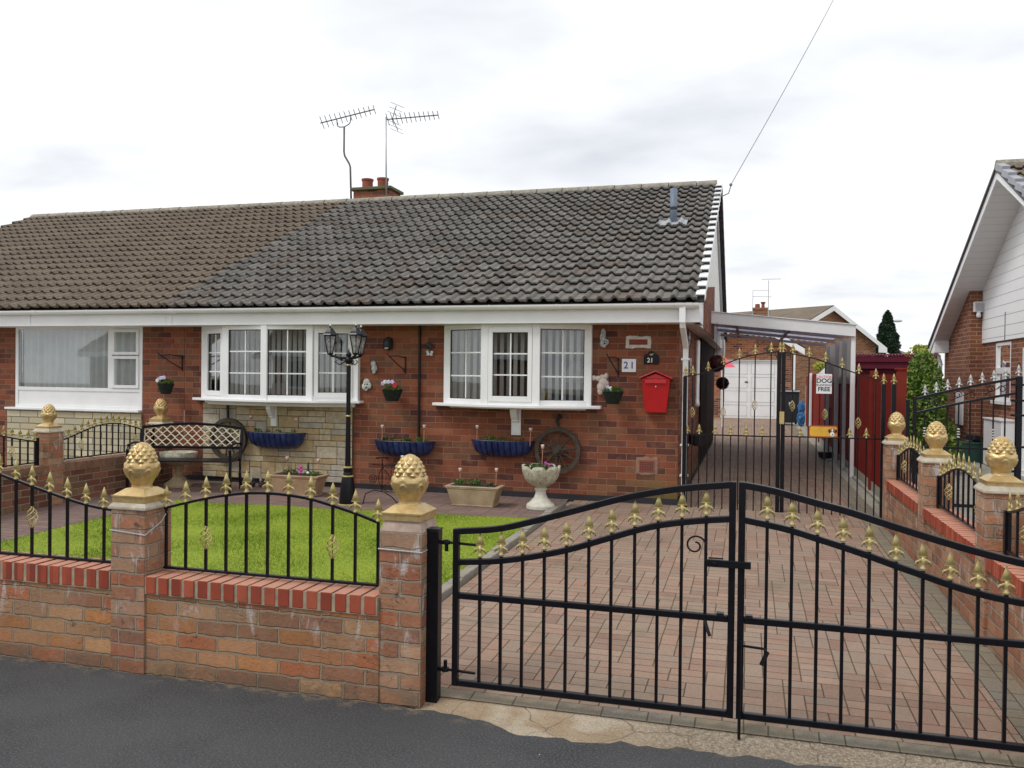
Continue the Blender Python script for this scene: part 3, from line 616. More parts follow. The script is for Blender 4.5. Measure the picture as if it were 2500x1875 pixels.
obj('drop_bolt',MB().tube([(-.018,gy-.026,.42),(-.018,gy-.026,.012)],.0065,8),M['black'],gr); obj('stop_tab',MB().box(.0,.03,gy-.02,gy+.01,.516,.522),M['black'],gr)
gp=thing('gate_post','square black steel post bolted to the front pillar beside the gate','post',(-1.375,3.6,0))
obj('post_tube',MB().box(-1.398,-1.342,3.572,3.628,-.01,.79),M['black'],gp,bevel=.004); obj('post_cap',MB().box(-1.4,-1.34,3.57,3.63,.7905,.797),M['black'],gp,bevel=.002)
for zz,sg in((.735,-1),(.155,1)):
    m=MB(); m.box(-1.34,-1.31,3.59,3.61,zz-.008,zz+.008); m.tube([(-1.312,3.6,zz-.03*(sg<0)-.01),(-1.312,3.6,zz+.012+.03*(sg>0))],.009,8); m.lathe([(.017,-.008),(.018,0),(.017,.008)],10,(-1.312,3.6,zz)); m.tube([(-1.312,3.6,zz),(-1.17,3.6+.0001,zz-.004)],.0065,6); obj('hinge',m,M['black'],gp)
    obj('bracket_plate',MB().box(-1.43,-1.399,3.585,3.64,zz-.045,zz+.01),M['black'],gp)
# ================================================================ right boundary wall
rw=thing('garden_wall','wall between the two drives with red coping and gold pineapple pillars receding to the house','wall',(1.35,6,0))
def rsec(y0,y1):
    obj('wall',MB().box(1.27,1.44,y0,y1,gz(y0)-.05,.475),M['side_wall2'],rw); coping(rw,1.248,1.452,y0+.001,y1-.001,.475,.56,'y')
M['side_wall2']=brick('side_garden_wall_brick',[(.3,.13,.07),(.36,.18,.1),(.26,.12,.07),(.4,.22,.13),(.33,.13,.07)],(.3,.24,.18),mw=.01,dist=.007,bumps=1.,extra=wall_extra,patch=(.42,.28,.18))
M['side_pier']=brick('side_pier_brick',[(.36,.11,.055),(.42,.17,.09),(.3,.1,.06),(.34,.15,.1)],(.26,.24,.22),bw=.2,bh=.071,mw=.013,dist=.004,bumps=1.,patch=(.42,.22,.12))
PY=[3.5,5.2,6.88,8.62]
for i,y in enumerate(PY): pillar(rw,1.35,y,.885,M['pier_brick'],sc=.93)
for a,b in((3.6,5.1),(5.3,6.78),(6.98,8.52)): rsec(a,b)
labs=['black spear railing in the side wall bay nearest the road, right edge','black spear railing in the middle bay of the right side wall','black spear railing in the farthest bay of the right side wall']
for i,(a,b) in enumerate(((3.62,5.08),(5.32,6.76),(7.0,8.5))):
    L=b-a; n=11
    top=[(a+L*k/12, .79+.125*sin(PI*k/12)**1.3) for k in range(13)]
    r=railing('railing',labs[i],'railing',(1.35,0,0),PI/2,top,.585,[a+.05+(L-.1)*k/(n-1) for k in range(n)],baskets=(2,8),baskz=.5,group='spear railings on the side wall')
    m=MB()
    for yy in(a+.012,b-.012): m.box(yy-.016,yy+.016,-.016,.016,.565,.8)
    obj('end_post',m,M['black'],r,world=False)
# ================================================================ left boundary wall
lw=thing('garden_wall','left boundary brick wall running back to the house with two gold pineapple pillars','wall',(-7.1,6.5,0))
obj('wall',MB().box(-7.2,-7.0,3.7,7.12,-.02,.43),M['side_wall_brick'],lw); obj('wall',MB().box(-7.2,-7.0,7.32,8.88,-.02,.42),M['side_wall_brick'],lw)
M['cope_dull']=brick('dull_brick_coping',[(.2,.09,.055),(.26,.12,.07),(.17,.08,.05)],(.3,.25,.18),bw=.0755,bh=.3,mw=.008,off=0) if False else M['side_wall_brick']
def cope_dull(y0,y1):
    m=MB(); n=round((y1-y0)/.0755)
    for i in range(n): m.box(-7.212,-6.988,y0+(y1-y0)*i/n+.004,y0+(y1-y0)*(i+1)/n-.004,.421,.505+rng.uniform(-.002,.002))
    obj('brick_coping',m,M['cope_old'],lw,bevel=.004); obj('coping_mortar',MB().box(-7.205,-6.995,y0+.001,y1-.001,.415,.499),M['mortar'],lw)
M['cope_old']=plain('old_coping_brick',(.17,.085,.055),.85,var=.35,scale=10,bump=.4,c2=(.28,.15,.09))
cope_dull(3.7,7.12); cope_dull(7.32,8.88)
pillar(lw,-7.1,7.22,.84,M['pier_brick'],sc=.9); pillar(lw,-7.1,8.98,.83,M['side_wall_brick'],sc=1)
for i,(a,b) in enumerate(((4.9,7.08),(7.36,8.84))):
    L=b-a; n=round(L/.095)
    top=[(a+L*k/12,.735+.15*sin(PI*k/12)**1.3) for k in range(13)] if i else [(a+L*k/12,.75+.17*sin(PI*k/12)**1.3) for k in range(13)]
    r=railing('railing',['dark spear railing at the left edge of the photo, in front of the pineapple pillar','dark spear railing between the two pineapple pillars of the left boundary wall'][i],'railing',(-7.1,0,0),PI/2,top,.535,[a+.03+(L-.06)*k/(n-1) for k in range(n)],baskets=(3,n-4),baskz=.5,group='spear railings on the left boundary wall')
    m=MB(); m.box(b-.03,b,-.018,.018,.5,.79) ; obj('end_post',m,M['black'],r,world=False)
# ================================================================ bungalows
def wall_holes(m,x0,x1,z0,z1,y,holes,depth=.12):
    xs=sorted({x0,x1,*[h[0] for h in holes],*[h[1] for h in holes]}); zs=sorted({z0,z1,*[h[2] for h in holes],*[h[3] for h in holes]})
    for a,b in zip(xs[:-1],xs[1:]):
        for c,d in zip(zs[:-1],zs[1:]):
            if any(a>=h[0]-1e-6 and b<=h[1]+1e-6 and c>=h[2]-1e-6 and d<=h[3]+1e-6 for h in holes): continue
            m.add([(a,y,c),(b,y,c),(b,y,d),(a,y,d)],[(0,1,2,3)])
    for a,b,c,d in holes:
        m.add([(a,y,c),(a,y+depth,c),(a,y+depth,d),(a,y,d)],[(0,1,2,3)]); m.add([(b,y,c),(b,y,d),(b,y+depth,d),(b,y+depth,c)],[(0,1,2,3)])
        m.add([(a,y,c),(b,y,c),(b,y+depth,c),(a,y+depth,c)],[(0,1,2,3)])
    return m
def tiled(name,parent,mat,x0,x1,y0,z0,y1,z1,n=19,roll=.155,rev=False,lo=.3):
    """one slope of interlocking roll tiles, real relief"""
    L=math.hypot(y1-y0,z1-z0); dy,dz=(y1-y0)/L,(z1-z0)/L; ny,nz=-dz,dy
    if nz<0: ny,nz=-ny,-nz
    g=L/n; k=10; cnt=int((x1-x0)/roll); X=[];H=[]
    for i in range(cnt+1):
        for j in range(k):
            u=j/k; xx=x0+(i+u)*roll
            if xx>x1: break
            X.append(xx); H.append(.033*sin(PI*u/.48)**.8 if 0<u<.48 else 0)
    X.append(x1); H.append(0); X=np.array(X); H=np.array(H); w=len(X)
    tid=np.floor((X-x0)/(roll*2)).astype(int); V=[];U=[];F=[]
    for i in range(n):
        js=rng.normal(size=tid.max()+1)*.004; jh=rng.normal(size=tid.max()+1)*.003
        s0=i*g+js[tid]; s1=(i+1)*g+.05; hb=.058+H+jh[tid]; ht=.012+H
        for s,h,v in((s0+.045,hb-.047,i+.02),(s0,hb-.016,i+.03),(s0,hb,i+.05),(np.full(w,s1),ht,i+.95)):
            P=np.stack([X,y0+dy*s+ny*h,z0+dz*s+nz*h],1); V.append(P); U.append(np.stack([X-x0+.001,np.full(w,v*G)],1))
        b=i*4*w
        for r in(0,1,2):
            a=b+r*w+np.arange(w-1); F.append(np.stack([a,a+1,a+w+1,a+w],1))
    m=MB(); m.v=np.concatenate(V); m.f=[tuple(q) for q in np.concatenate(F).tolist()]; m.uv['custom']=np.concatenate(U)
    return obj(name,m,mat,parent,fixn=False)
EY,EZ,RY,RZ=8.93,2.29,13.9,4.57
def bungalow(x0,x1,right,label,tile,pos,group=None):
    b=thing('bungalow',label,'house',pos)
    rf=tiled('roof',b,tile,x0,x1,EY-.04,EZ-.02,RY,RZ)
    m=MB(); m.add([(x0,RY,RZ),(x1,RY,RZ),(x1,2*RY-EY,EZ),(x0,2*RY-EY,EZ)],[(0,1,2,3)]); m.add([(x0,EY,EZ-.05),(x1,EY,EZ-.05),(x1,RY,RZ-.07),(x0,RY,RZ-.07)],[(0,1,2,3)]); obj('rear_slope',m,tile,rf,fixn=False)
    m=MB(); xx=x0
    while xx<x1-.02:
        l=min(.44,x1-xx); pts=[(xx+(l-.012)*t,RY,RZ+.0) for t in(0,1)]; n=10; vs=[];
        for t in(0,1):
            for j in range(n+1):
                a=PI*j/n; r=.125+.006*t; vs.append((pts[t][0],RY-r*cos(a)*1.0,RZ-.01+r*sin(a)*.75+rng.normal()*.0015))
        m.add(vs,[(j,j+1,n+1+j+1,n+1+j) for j in range(n)]+[tuple(range(n,-1,-1)),tuple(range(n+1,2*n+2))]); xx+=l
    obj('ridge_tiles',m,M['ridge'],rf)
    return b,rf
B=lambda *a:MB().box(*a)
# ---- number 21 (right half)
h,hr=bungalow(-7.0,-.52,True,'red brick bungalow numbered 21 with a weathered grey tiled roof and two white bow windows',M['tile_grey'],(-3.8,9.3,0))
WY=9.3; H1=[(-6.68,-4.55,1.17,2.08),(-3.40,-1.71,1.17,2.08)]
m=MB(); wall_holes(m,-6.999,-.73,.16,2.12,WY,H1); m.add([(-.73,WY,.16),(-.73,2*RY-WY,.16),(-.73,2*RY-WY,2.12),(-.73,WY,2.12)],[(0,1,2,3)]); obj('wall',m,M['brick'],h,fixn=False)
m=B(-6.95,-.72,WY-.012,WY+.3,-.02,.165); m.box(-.73,-.715,WY,18.4,-.02,.165); obj('plinth',m,M['plinth'],h)
def fascia(parent,x0,x1,joints,clips,zt=2.232):
    m=MB(); m.box(x0,x1,8.935,8.96,2.068,zt); m.box(x0,x1,8.928,8.9355,2.068,2.088); obj('fascia',m,M['upvc'],parent)
    obj('soffit',B(x0,x1,8.9605,WY+.02,2.07,2.082),M['upvc_soffit'],parent)
    g=MB(); n=8; vs=[]
    for x in(x0,x1):
        for j in range(n+1):
            a=PI*j/n; vs.append((x,8.878-.05*cos(a),2.262-.05*sin(a)))
        for j in range(n,-1,-1):
            a=PI*j/n; vs.append((x,8.878-.044*cos(a),2.262-.044*sin(a)))
    k=2*(n+1); g.add(vs,[(j,(j+1)%k,k+(j+1)%k,k+j) for j in range(k)]+[tuple(range(k-1,-1,-1)),tuple(range(k,2*k))])
    gt=obj('gutter',g,M['upvc'],parent,smooth=False)
    for x,w in clips:
        g=MB(); vs=[]
        for xx in(x-w,x+w):
            for j in range(n+1):
                a=PI*j/n; vs.append((xx,8.878-.055*cos(a),2.264-.057*sin(a)))
        g.add(vs,[(j,j+1,n+2+j,n+1+j) for j in range(n)]+[tuple(range(n,-1,-1)),tuple(range(n+1,2*n+2))]); obj('gutter_clip' if w<.02 else 'gutter_union',g,M['upvc'],gt)
    if joints:
        m=MB()
        for x in joints: m.box(x-.008,x+.008,8.925,8.9345,2.068,zt-.01)
        obj('fascia_joint',m,M['upvc'],parent)
fascia(h,-6.999,-.5,[-6.92],[(-6.85,.035),(-6.1,.01),(-5.3,.01),(-4.62,.035),(-4.45,.01),(-3.6,.01),(-2.75,.01),(-2.0,.01),(-1.15,.01),(-1.0,.01),(-.7,.035),(-.6,.03)])
# verge: white boxed end + dry verge caps stepping up the gable
L_=math.hypot(RY-EY,RZ-EZ); g_=L_/19; ph=math.atan2(RZ-EZ,RY-EY)
for sgn in(1,-1):
    m=MB()
    for i in range(19):
        s=(i+.5)*g_; y=EY+(s)*cos(ph); z=EZ+s*sin(ph)+.028
        if sgn<0: y=2*RY-y
        m.cbox((-.495,y,z+.012),(.095,g_*.94,.02),rx=(ph-.15)*sgn); m.cbox((-.45,y,z-.022),(.008,g_*.9,.07),rx=(ph-.15)*sgn)
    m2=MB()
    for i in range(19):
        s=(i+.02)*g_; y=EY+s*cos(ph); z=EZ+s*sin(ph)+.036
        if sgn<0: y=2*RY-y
        m2.cbox((-.495,y,z),(.087,.008,.042),rx=ph*sgn)  # dark plates stand in for the shade in each cap's open end
    obj('verge_caps',m,M['upvc'] if sgn>0 else M['ridge'],hr,bevel=.006)
    d=.02; m=m2; m.prism([(EY,EZ-.02),(RY,RZ-.02),(RY,RZ+.02),(EY,EZ+.02)] if sgn>0 else [(2*RY-EY,EZ-.02),(RY,RZ-.02),(RY,RZ+.02),(2*RY-EY,EZ+.02)],'x',-.54,-.455); obj('verge_batten_shade',m,M['frame_dark'],hr)  # near-black batten strip and plates put shade into the gaps under the caps
m=MB(); m.prism([(EY,EZ-.05),(RY,RZ-.05),(RY,RZ-.021),(EY,EZ-.021)],'x',-.548,-.522); m.prism([(2*RY-EY,EZ-.12),(RY,RZ-.12),(RY,RZ+.005),(2*RY-EY,EZ+.005)],'x',-.548,-.522); obj('bargeboard',m,M['upvc'],hr)
obj('gable_cladding',MB().prism([(WY+.2,2.1),(2*RY-WY-.2,2.1),(RY,RZ-.1)],'x',-.74,-.556),M['clad_cream'],h)
m=MB(); m.add([(-.525,RY,RZ-.1),(-.9,RY,RZ-.1),(-.9,2*RY-EY,EZ-.1),(-.525,2*RY-EY,EZ-.1)],[(0,1,2,3)]); m.add([(-.525,RY,RZ-.1),(-.9,RY,RZ-.1),(-.9,EY+.1,EZ-.06),(-.525,EY+.1,EZ-.06)],[(0,1,2,3)]); obj('verge_soffit',m,M['upvc_soffit'],h,fixn=False)
obj('gable_pier',MB().prism([(10.8,2.105),(14,2.105),(14,2.96),(10.8,2.62)],'x',-.56,-.546),M['brick'],h); obj('eaves_box',B(-.56,-.495,8.96,9.6,2.07,2.235),M['upvc'],h)
obj('rear_eaves_box',B(-.72,-.5,18.3,18.85,1.98,2.3),M['upvc'],h); m=B(-.735,-.7,13.2,18.3,.17,2.1); obj('shaded_side_sheet',m,M['brown'],h)  # dark brown sheet stands in for the side wall shaded by the carport
# downpipe with swan neck
m=MB(); m.box(-.7,-.636,8.845,8.91,2.06,2.25); obj('downpipe_outlet',m,M['upvc'],h,bevel=.003)
m=MB(); m.sqbar([(-.667,8.88,2.08),(-.667,8.9,2.03),(-.66,9.27,1.83),(-.66,9.29,1.79)],.055,.055); m.box(-.688,-.632,9.26,9.315,.1,1.8); obj('downpipe',m,M['upvc'],h,bevel=.003)
m=MB()
for z in(1.68,.75,.12+.3): m.box(-.705,-.615,9.25,9.325,z,z+.02)
obj('pipe_clips',m,M['upvc'],h)
obj('soil_pipe',B(-3.757,-3.735,9.262,9.299,.75,2.07),M['black_matt'],h,bevel=.005)
# stone cladding under the left bow window: random coursed blocks
def stones(x0,x1,z0,z1,y0,y1,parent,unit=.0735,mat='stone'):
    nr=round((z1-z0)/unit); cw=.04; nc=int((x1-x0)/cw); cw=(x1-x0)/nc; used=np.zeros((nr,nc),bool); m=MB(); rnd=[]
    for r in range(nr):
        c=0
        while c<nc:
            if used[r,c]: c+=1; continue
            hh=2 if (r<nr-1 and rng.random()<.2) else 1; w=int(rng.integers(4,10)) if hh==1 else int(rng.integers(4,8))
            e=c
            while e<nc and e-c<w and not used[r,e] and (hh==1 or not used[r+1,e]): e+=1
            if nc-e<3 and not used[r,e:nc].any() : e=nc if hh==1 else e
            used[r:r+hh,c:e]=True; g=.0035
            za=z0+(z1-z0)*r/nr; zb=z0+(z1-z0)*(r+hh)/nr
            m.box(x0+c*cw+g,x0+e*cw-g,y0+rng.uniform(-.004,.004),y1,za+g,zb-g); rnd+= [rng.random()]*6
            c=e
    o=obj('stone_cladding',m,M[mat],parent,bevel=.004,fixn=True); a=o.data.attributes.new('rnd','FLOAT','FACE'); a.data.foreach_set('value',rnd)
    obj('cladding_mortar',B(x0+.002,x1-.002,y0+.012,y1+.002,z0,z1-.002),M['joint'],o)
stones(-6.69,-4.6,.165,1.105,9.255,9.296,h)
# air bricks
def airbrick(x,z,w,hh,parent,surround=None,holes=False):
    a=obj('air_vent',B(x-w/2,x+w/2,WY-.012,WY+.01,z-hh/2,z+hh/2),M['vent_red'],parent,bevel=.002)
    m=MB()
    if holes:
        for i in range(8):
            for j in range(5): m.box(x-w*.42+i*w*.108,x-w*.42+i*w*.108+w*.066,WY-.0135,WY-.0125,z-hh*.38+j*hh*.16,z-hh*.38+j*hh*.16+hh*.1)
        obj('vent_holes',m,M['frame_dark'],a)
    else:
        for j in range(3): m.box(x-w*.46,x+w*.46,WY-.0135,WY-.012,z-hh*.32+j*hh*.26,z-hh*.32+j*hh*.26+hh*.08)
        obj('vent_slots',m,M['maroon'],a)
    if surround:
        t=surround; pts=[]; N=7
        def ring(k):
            out=[]
            for i in range(N*4):
                s=i//N; f=(i%N)/N; W2=w/2+k; H2=hh/2+k; q=[(-W2+2*W2*f,-H2),(W2,-H2+2*H2*f),(W2-2*W2*f,H2),(-W2,H2-2*H2*f)][s]; out.append(q)
            return out
        a1=ring(.001); a2=[(p[0]*(1+rng.uniform(-.03,.05)),p[1]*(1+rng.uniform(-.12,.12))) for p in ring(t)]; m=MB(); n=len(a1)
        vs=[(x+p[0],WY-.006,z+p[1]) for p in a1]+[(x+p[0],WY-.004,z+p[1]) for p in a2]+[(x+p[0],WY+.003,z+p[1]) for p in a2]
        m.add(vs,[(i,(i+1)%n,n+(i+1)%n,n+i) for i in range(n)]+[(n+i,n+(i+1)%n,2*n+(i+1)%n,2*n+i) for i in range(n)]); obj('mortar_patch',m,M['patch'] if not holes else M['patch2'],a)
M['vent_red']=plain('terracotta_vent',(.27,.06,.035),.7); M['patch']=plain('white_mortar',(.58,.55,.5),.9,var=.2,scale=20,bump=.5); M['patch2']=plain('tan_mortar',(.27,.16,.11),.9,var=.2,scale=20,bump=.5)
airbrick(-1.174,1.876,.2,.058,h,.036); airbrick(-1.065,.515,.165,.125,h,.035,True); airbrick(-7.028,1.885,.15,.055,h) if False else None
# ---- windows
def window(parent,pts,z0,z1,opens,cols=2,rows=3,room=None,head=True):
    """bow window: facets between pts (x,y); opens=set of facets that are opening casements"""
    fr=MB(); W=.05; zs0,zs1=z0,z1
    for (x,y) in pts: fr.box(x-.042,x+.042,y-.03,y+.045,z0,z1)
    w=None
    frames=[];panes=[];bars=[];sash=[];gk=[]
    for i in range(len(pts)-1):
        a=Vector((*pts[i],0)); b=Vector((*pts[i+1],0)); d=b-a; L=d.length; ang=math.atan2(d.y,d.x); Mx=Matrix.Translation(a)@Matrix.Rotation(ang,4,'Z')
        def bx(t0,t1,y0,y1,c,e,mb): mb.box(t0,t1,y0,y1,c,e,Mx)
        bx(.02,L-.02,-.022,.035,z0,z0+.055,fr); bx(.02,L-.02,-.022,.035,z1-.055,z1,fr)
        ox=.045; oz0=z0+.055; oz1=z1-.055
        if i in opens:
            sm=MB(); q=.05; bx(ox,ox+q,-.034,.02,oz0-.02,oz1+.02,sm); bx(L-ox-q,L-ox,-.034,.02,oz0-.02,oz1+.02,sm); bx(ox+q,L-ox-q,-.034,.02,oz0-.02,oz0+q-.01,sm); bx(ox+q,L-ox-q,-.034,.02,oz1-q+.01,oz1+.02,sm)
            sash.append(sm); ox+=q; oz0+=q-.01; oz1-=q-.01
        gm=MB()
        for (t0,t1,c,e) in((ox,ox+.007,oz0,oz1),(L-ox-.007,L-ox,oz0,oz1),(ox,L-ox,oz0,oz0+.006),(ox,L-ox,oz1-.009,oz1)): bx(t0,t1,-.012,-.004,c,e,gm)
        gk.append(gm)
        p=MB(); p.add([tuple(Mx@Vector(v)) for v in((ox,0,oz0),(L-ox,0,oz0),(L-ox,0,oz1),(ox,0,oz1))],[(0,1,2,3)]); panes.append(p)
        g=MB(); 
        for c in range(1,cols): t=ox+(L-2*ox)*c/cols; bx(t-.0075,t+.0075,-.006,.004,oz0,oz1,g)
        for r in range(1,rows): z=oz0+(oz1-oz0)*r/rows; bx(ox,L-ox,-.007,.005,z-.0075,z+.0075,g)
        bars.append(g)
    w=obj('bow_window',fr,M['upvc'],parent,bevel=.004)
    for s in sash: obj('casement',s,M['upvc'],w,bevel=.004)
    for g in gk: obj('gasket',g,M['frame_dark'],w)
    for p in panes: obj('pane',p,M['glass'],w,fixn=False)
    for g in bars: obj('glazing_bar',g,M['upvc'],w)
    return w
def room(parent,x0,x1,z0,z1,y=9.42,d=1.6):
    m=MB(); m.add([(x0,y,z0),(x1,y,z0),(x1,y+d,z0),(x0,y+d,z0),(x0,y,z1),(x1,y,z1),(x1,y+d,z1),(x0,y+d,z1)],[(0,1,2,3),(4,5,6,7),(3,2,6,7),(0,3,7,4),(1,2,6,5)]); obj('room',m,M['room'],parent,fixn=False)
def blinds(parent,x0,x1,z0,z1,y,pitch=.085,ang=1.05,gap=0):
    m=MB(); x=x0+.03
    while x<x1:
        m.cbox((x,y,(z0+z1)/2),(.046,.0015,z1-z0),rz=.4+rng.normal()*.3); x+=pitch
    obj('vertical_blind',m,M['blind'],parent)
P1=[(-6.665,9.27),(-6.2,9.04),(-5.62,8.965),(-5.05,9.04),(-4.565,9.27)]
P2=[(-3.385,9.27),(-2.86,9.045),(-2.262,9.045),(-1.725,9.27)]
ZB,ZT=1.165,2.068
w1=window(h,P1,ZB,ZT,{0,3}); w2=window(h,P2,ZB,ZT,{1})
def plate(pts,z0,z1,y1,grow=0):
    m=MB(); c=sum(p[0] for p in pts)/len(pts); poly=[(p[0]+(grow if p[0]>c else -grow)*abs(p[0]-c)/abs(pts[0][0]-c),p[1]-grow*.8) for p in pts]; poly=[(pts[0][0]-grow,y1)]+poly+[(pts[-1][0]+grow,y1)]
    return m.prism(poly,'z',z0,z1)
obj('window_sill',plate([(-6.76,9.24),(-6.3,9.03),(-5.62,8.935),(-4.95,9.0),(-4.52,9.22)],1.135,1.166,9.31,.05),M['upvc'],w1,bevel=.006)
obj('under_sill_board',plate([(-6.68,9.275),(-6.2,9.1),(-5.62,9.06),(-5.05,9.1),(-4.58,9.27)],1.085,1.134,9.31,.0),M['upvc'],w1,bevel=.004)
obj('window_sill',plate([(-3.53,9.24),(-2.86,8.99),(-2.26,8.99),(-1.6,9.24)],1.13,1.166,9.31,.03),M['upvc'],w2,bevel=.008)
obj('under_sill_board',plate([(-3.36,9.28),(-2.86,9.12),(-2.26,9.12),(-1.75,9.28)],1.112,1.1295,9.31,.0),M['upvc'],w2)
for P_,w in((P1,w1),(P2,w2)): obj('window_head',plate([(p[0],p[1]-.02) for p in P_],2.0685,2.0695,9.3),M['upvc'],w)
def corbel(x,w,yf=9.298,zt=1.084,zb=.84,s=1.):
    m=MB(); m.box(x-.05*s,x+.05*s,yf-.022,yf,zb,zt); m.box(x-.035*s,x+.035*s,yf-.03,yf-.022,zb+.025,zb+.12)
    m.prism([(yf-.022,zt),(yf-.15,zt),(yf-.15,zt-.04),(yf-.11,zt-.1),(yf-.085,zt-.125),(yf-.085,zt-.14),(yf-.022,zt-.15)],'x',x-.035*s,x+.035*s)
    obj('corbel',m,M['upvc'],w,bevel=.003)
corbel(-5.66,w1,yf=9.254,zt=1.084,zb=.83,s=.8); corbel(-2.555,w2,zt=1.112,zb=.81,s=1.12)
room(h,-6.72,-4.5,1.1,2.1); room(h,-3.45,-1.66,1.1,2.1)
blinds(w1,-6.6,-4.6,1.18,2.07,9.36,.075); blinds(w2,-3.36,-1.72,1.18,2.07,9.36,.082,1.2)
m=MB(); m.ball((-5.9,9.75,1.25),.14,sz=.8); obj('ornament_shell',m,M['orn_white'],w1,smooth=True)
m=MB(); m.lathe([(.17,1.42),(.06,1.68)],14,(-1.98,9.85,0)); obj('table_lampshade',m,M['blind'],w2,smooth=True)
# roof furniture of number 21
rz=lambda y:EZ+(y-EY)*(RZ-EZ)/(RY-EY)
vp=MB(); vp.tube([(-1.02,11.7,rz(11.7)-.05),(-1.02,11.7,4.07)],.048,16); v_=obj('roof_vent_pipe',vp,M['vent'],hr,smooth=True); obj('pipe_band',MB().tube([(-1.02,11.7,3.78),(-1.02,11.7,3.82)],.052,16),M['frame_dark'],v_)
m=MB(); a0=math.atan2(RZ-EZ,RY-EY); 
vs=[];nx_=26
for j in range(6):
    for i in range(nx_+1):
        x=-1.21+.38*i/nx_; s=(j/5-.55)*.24; u=((x+7.0)/.155)%1; hh=.06+(.036*sin(PI*u/.5) if u<.5 else 0)+.03*(j<1)*0+rng.normal()*.003; y=11.68+s*cos(a0); vs.append((x,y-.0-hh*sin(a0),rz(11.68)+s*sin(a0)+hh*cos(a0)))
m.add(vs,[(j*(nx_+1)+i,j*(nx_+1)+i+1,(j+1)*(nx_+1)+i+1,(j+1)*(nx_+1)+i) for j in range(5) for i in range(nx_)]); obj('lead_flashing',m,M['lead'],v_)
ch=obj('chimney',B(-7.15,-6.42,14.35,14.85,4.3,4.9),M['brick'],hr); m=B(-7.2,-6.37,14.3,14.9,4.9,4.955); obj('chimney_cap',m,M['cap_moss'] if 'cap_moss' in M else plain('mossy_cap',(.17,.16,.1),.9,var=.4,scale=12,c2=(.1,.13,.04)),ch,bevel=.01)
for x in(-6.96,-6.645): obj('chimney_pot',MB().lathe([(.105,4.95),(.1,4.97),(.1,5.1),(.112,5.12),(.115,5.15),(.095,5.15),(.09,5.0)],18,(x,14.55,0)),M['pot'],ch,smooth=False)
# ---- left neighbour half
n,nr=bungalow(-14.05,-7.004,False,'left-hand adjoining bungalow with a brown tiled roof and net curtains above cream stone',M['tile_brown'],(-10.5,9.3,0))
m=MB(); wall_holes(m,-14,-7.003,.0,2.12,WY,[(-9.72,-7.64,.95,2.09)]); obj('wall',m,M['brick'],n,fixn=False)
fascia(n,-14.1,-7.002,[-9.1],[(-8.95,.03),(-8.1,.01),(-7.3,.01),(-9.9,.01),(-10.8,.01)])
obj('stone_panel',B(-9.82,-7.64,9.27,9.299,.14,.952),M['stone_l'],n); obj('plinth',B(-14,-7.01,9.285,9.3,-.02,.14),M['plinth'],n)
obj('bargeboard',MB().prism([(EY,EZ-.12),(RY,RZ-.12),(RY,RZ+.0),(EY,EZ+.0)],'x',-14.1,-14.052),M['upvc'],nr)
airbrick(-7.24,1.885,.15,.055,n)
fr=MB(); X=[-9.715,-8.155,-7.665]; f=.045; y0,y1=9.3,9.35
fr.box(X[0],X[0]+f,y0,y1,.98,2.085); fr.box(X[2]-.03,X[2]+.02,y0,y1,.98,2.085); fr.box(X[0]+f,X[2]-.03,y0,y1,2.045,2.085); fr.box(X[0]+f,X[2]-.03,y0,y1,1.215,1.262); fr.box(X[1]-.03,X[1]+.035,y0-.003,y1,1.262,2.045); fr.box(X[0]+f,X[2]-.03,y0,y1,.98,1.02)
nw=obj('window',fr,M['upvc'],n,bevel=.003)
m=MB(); a,b=X[1]+.035,X[2]-.03
for (c,d) in((1.265,1.69),(1.705,2.043)):
    q=.04; m.box(a,a+q,y0-.015,y1,c,d); m.box(b-q,b,y0-.015,y1,c,d); m.box(a+q,b-q,y0-.015,y1,c,c+q); m.box(a+q,b-q,y0-.015,y1,d-q,d)
obj('casement',m,M['upvc'],nw,bevel=.003)
obj('infill_panel',B(X[0]+f,X[2]-.03,y0+.012,y1,1.02,1.215),M['upvc'],nw); obj('window_sill',B(-9.83,-7.65,9.23,9.32,.952,.982),M['upvc'],nw,bevel=.005)
for (x0,x1,z0,z1) in((X[0]+f,X[1]-.03,1.262,2.045),(a+.04,b-.04,1.305,1.65),(a+.04,b-.04,1.745,2.003)): obj('pane',MB().add([(x0,9.318,z0),(x1,9.318,z0),(x1,9.318,z1),(x0,9.318,z1)],[(0,1,2,3)]),M['glass'],nw,fixn=False)
m=MB(); xs=np.linspace(-9.66,-7.69,420); ph_=np.cumsum(rng.uniform(.25,.75,420)); ys=9.365+.03*np.sin(ph_*.55)+.014*np.sin(ph_*.17+1)
m.add([(x,y,1.24) for x,y in zip(xs,ys)]+[(x,y,2.07) for x,y in zip(xs,ys)],[(i,i+1,421+i,420+i) for i in range(419)]); obj('net_curtain',m,M['curtain'],n,fixn=False,smooth=True)
room(n,-9.8,-7.6,.95,2.1,9.5,1.2)
# ================================================================ right neighbour bungalow
rn=thing('bungalow','right-hand neighbouring bungalow, white clad gable over brown brick, wide white soffit','house',(6.5,14,0))
X0=3.5; ry,rzz,ey,ez=13.9,4.64,18.35,2.32
obj('bargeboard',MB().prism([(ey+.15,ez-.27),(ry,rzz-.17),(9.1,ez-.27),(9.1,ez-.1),(ry,rzz),(ey+.15,ez-.1)],'x',X0-.02,X0+.012),M['upvc'],rn)
m=MB()
for s in(1,-1):
    ya=ry; yb=ry+s*(ey-ry+.2); zb_=ez-.14
    m.add([(X0-.05,ya,rzz+.01),(12,ya,rzz+.01),(12,yb,zb_),(X0-.05,yb,zb_),(X0-.05,ya,rzz-.03),(12,ya,rzz-.03),(12,yb,zb_-.04),(X0-.05,yb,zb_-.04)],[(0,1,2,3),(4,7,6,5),(0,3,7,4),(2,3,7,6)])
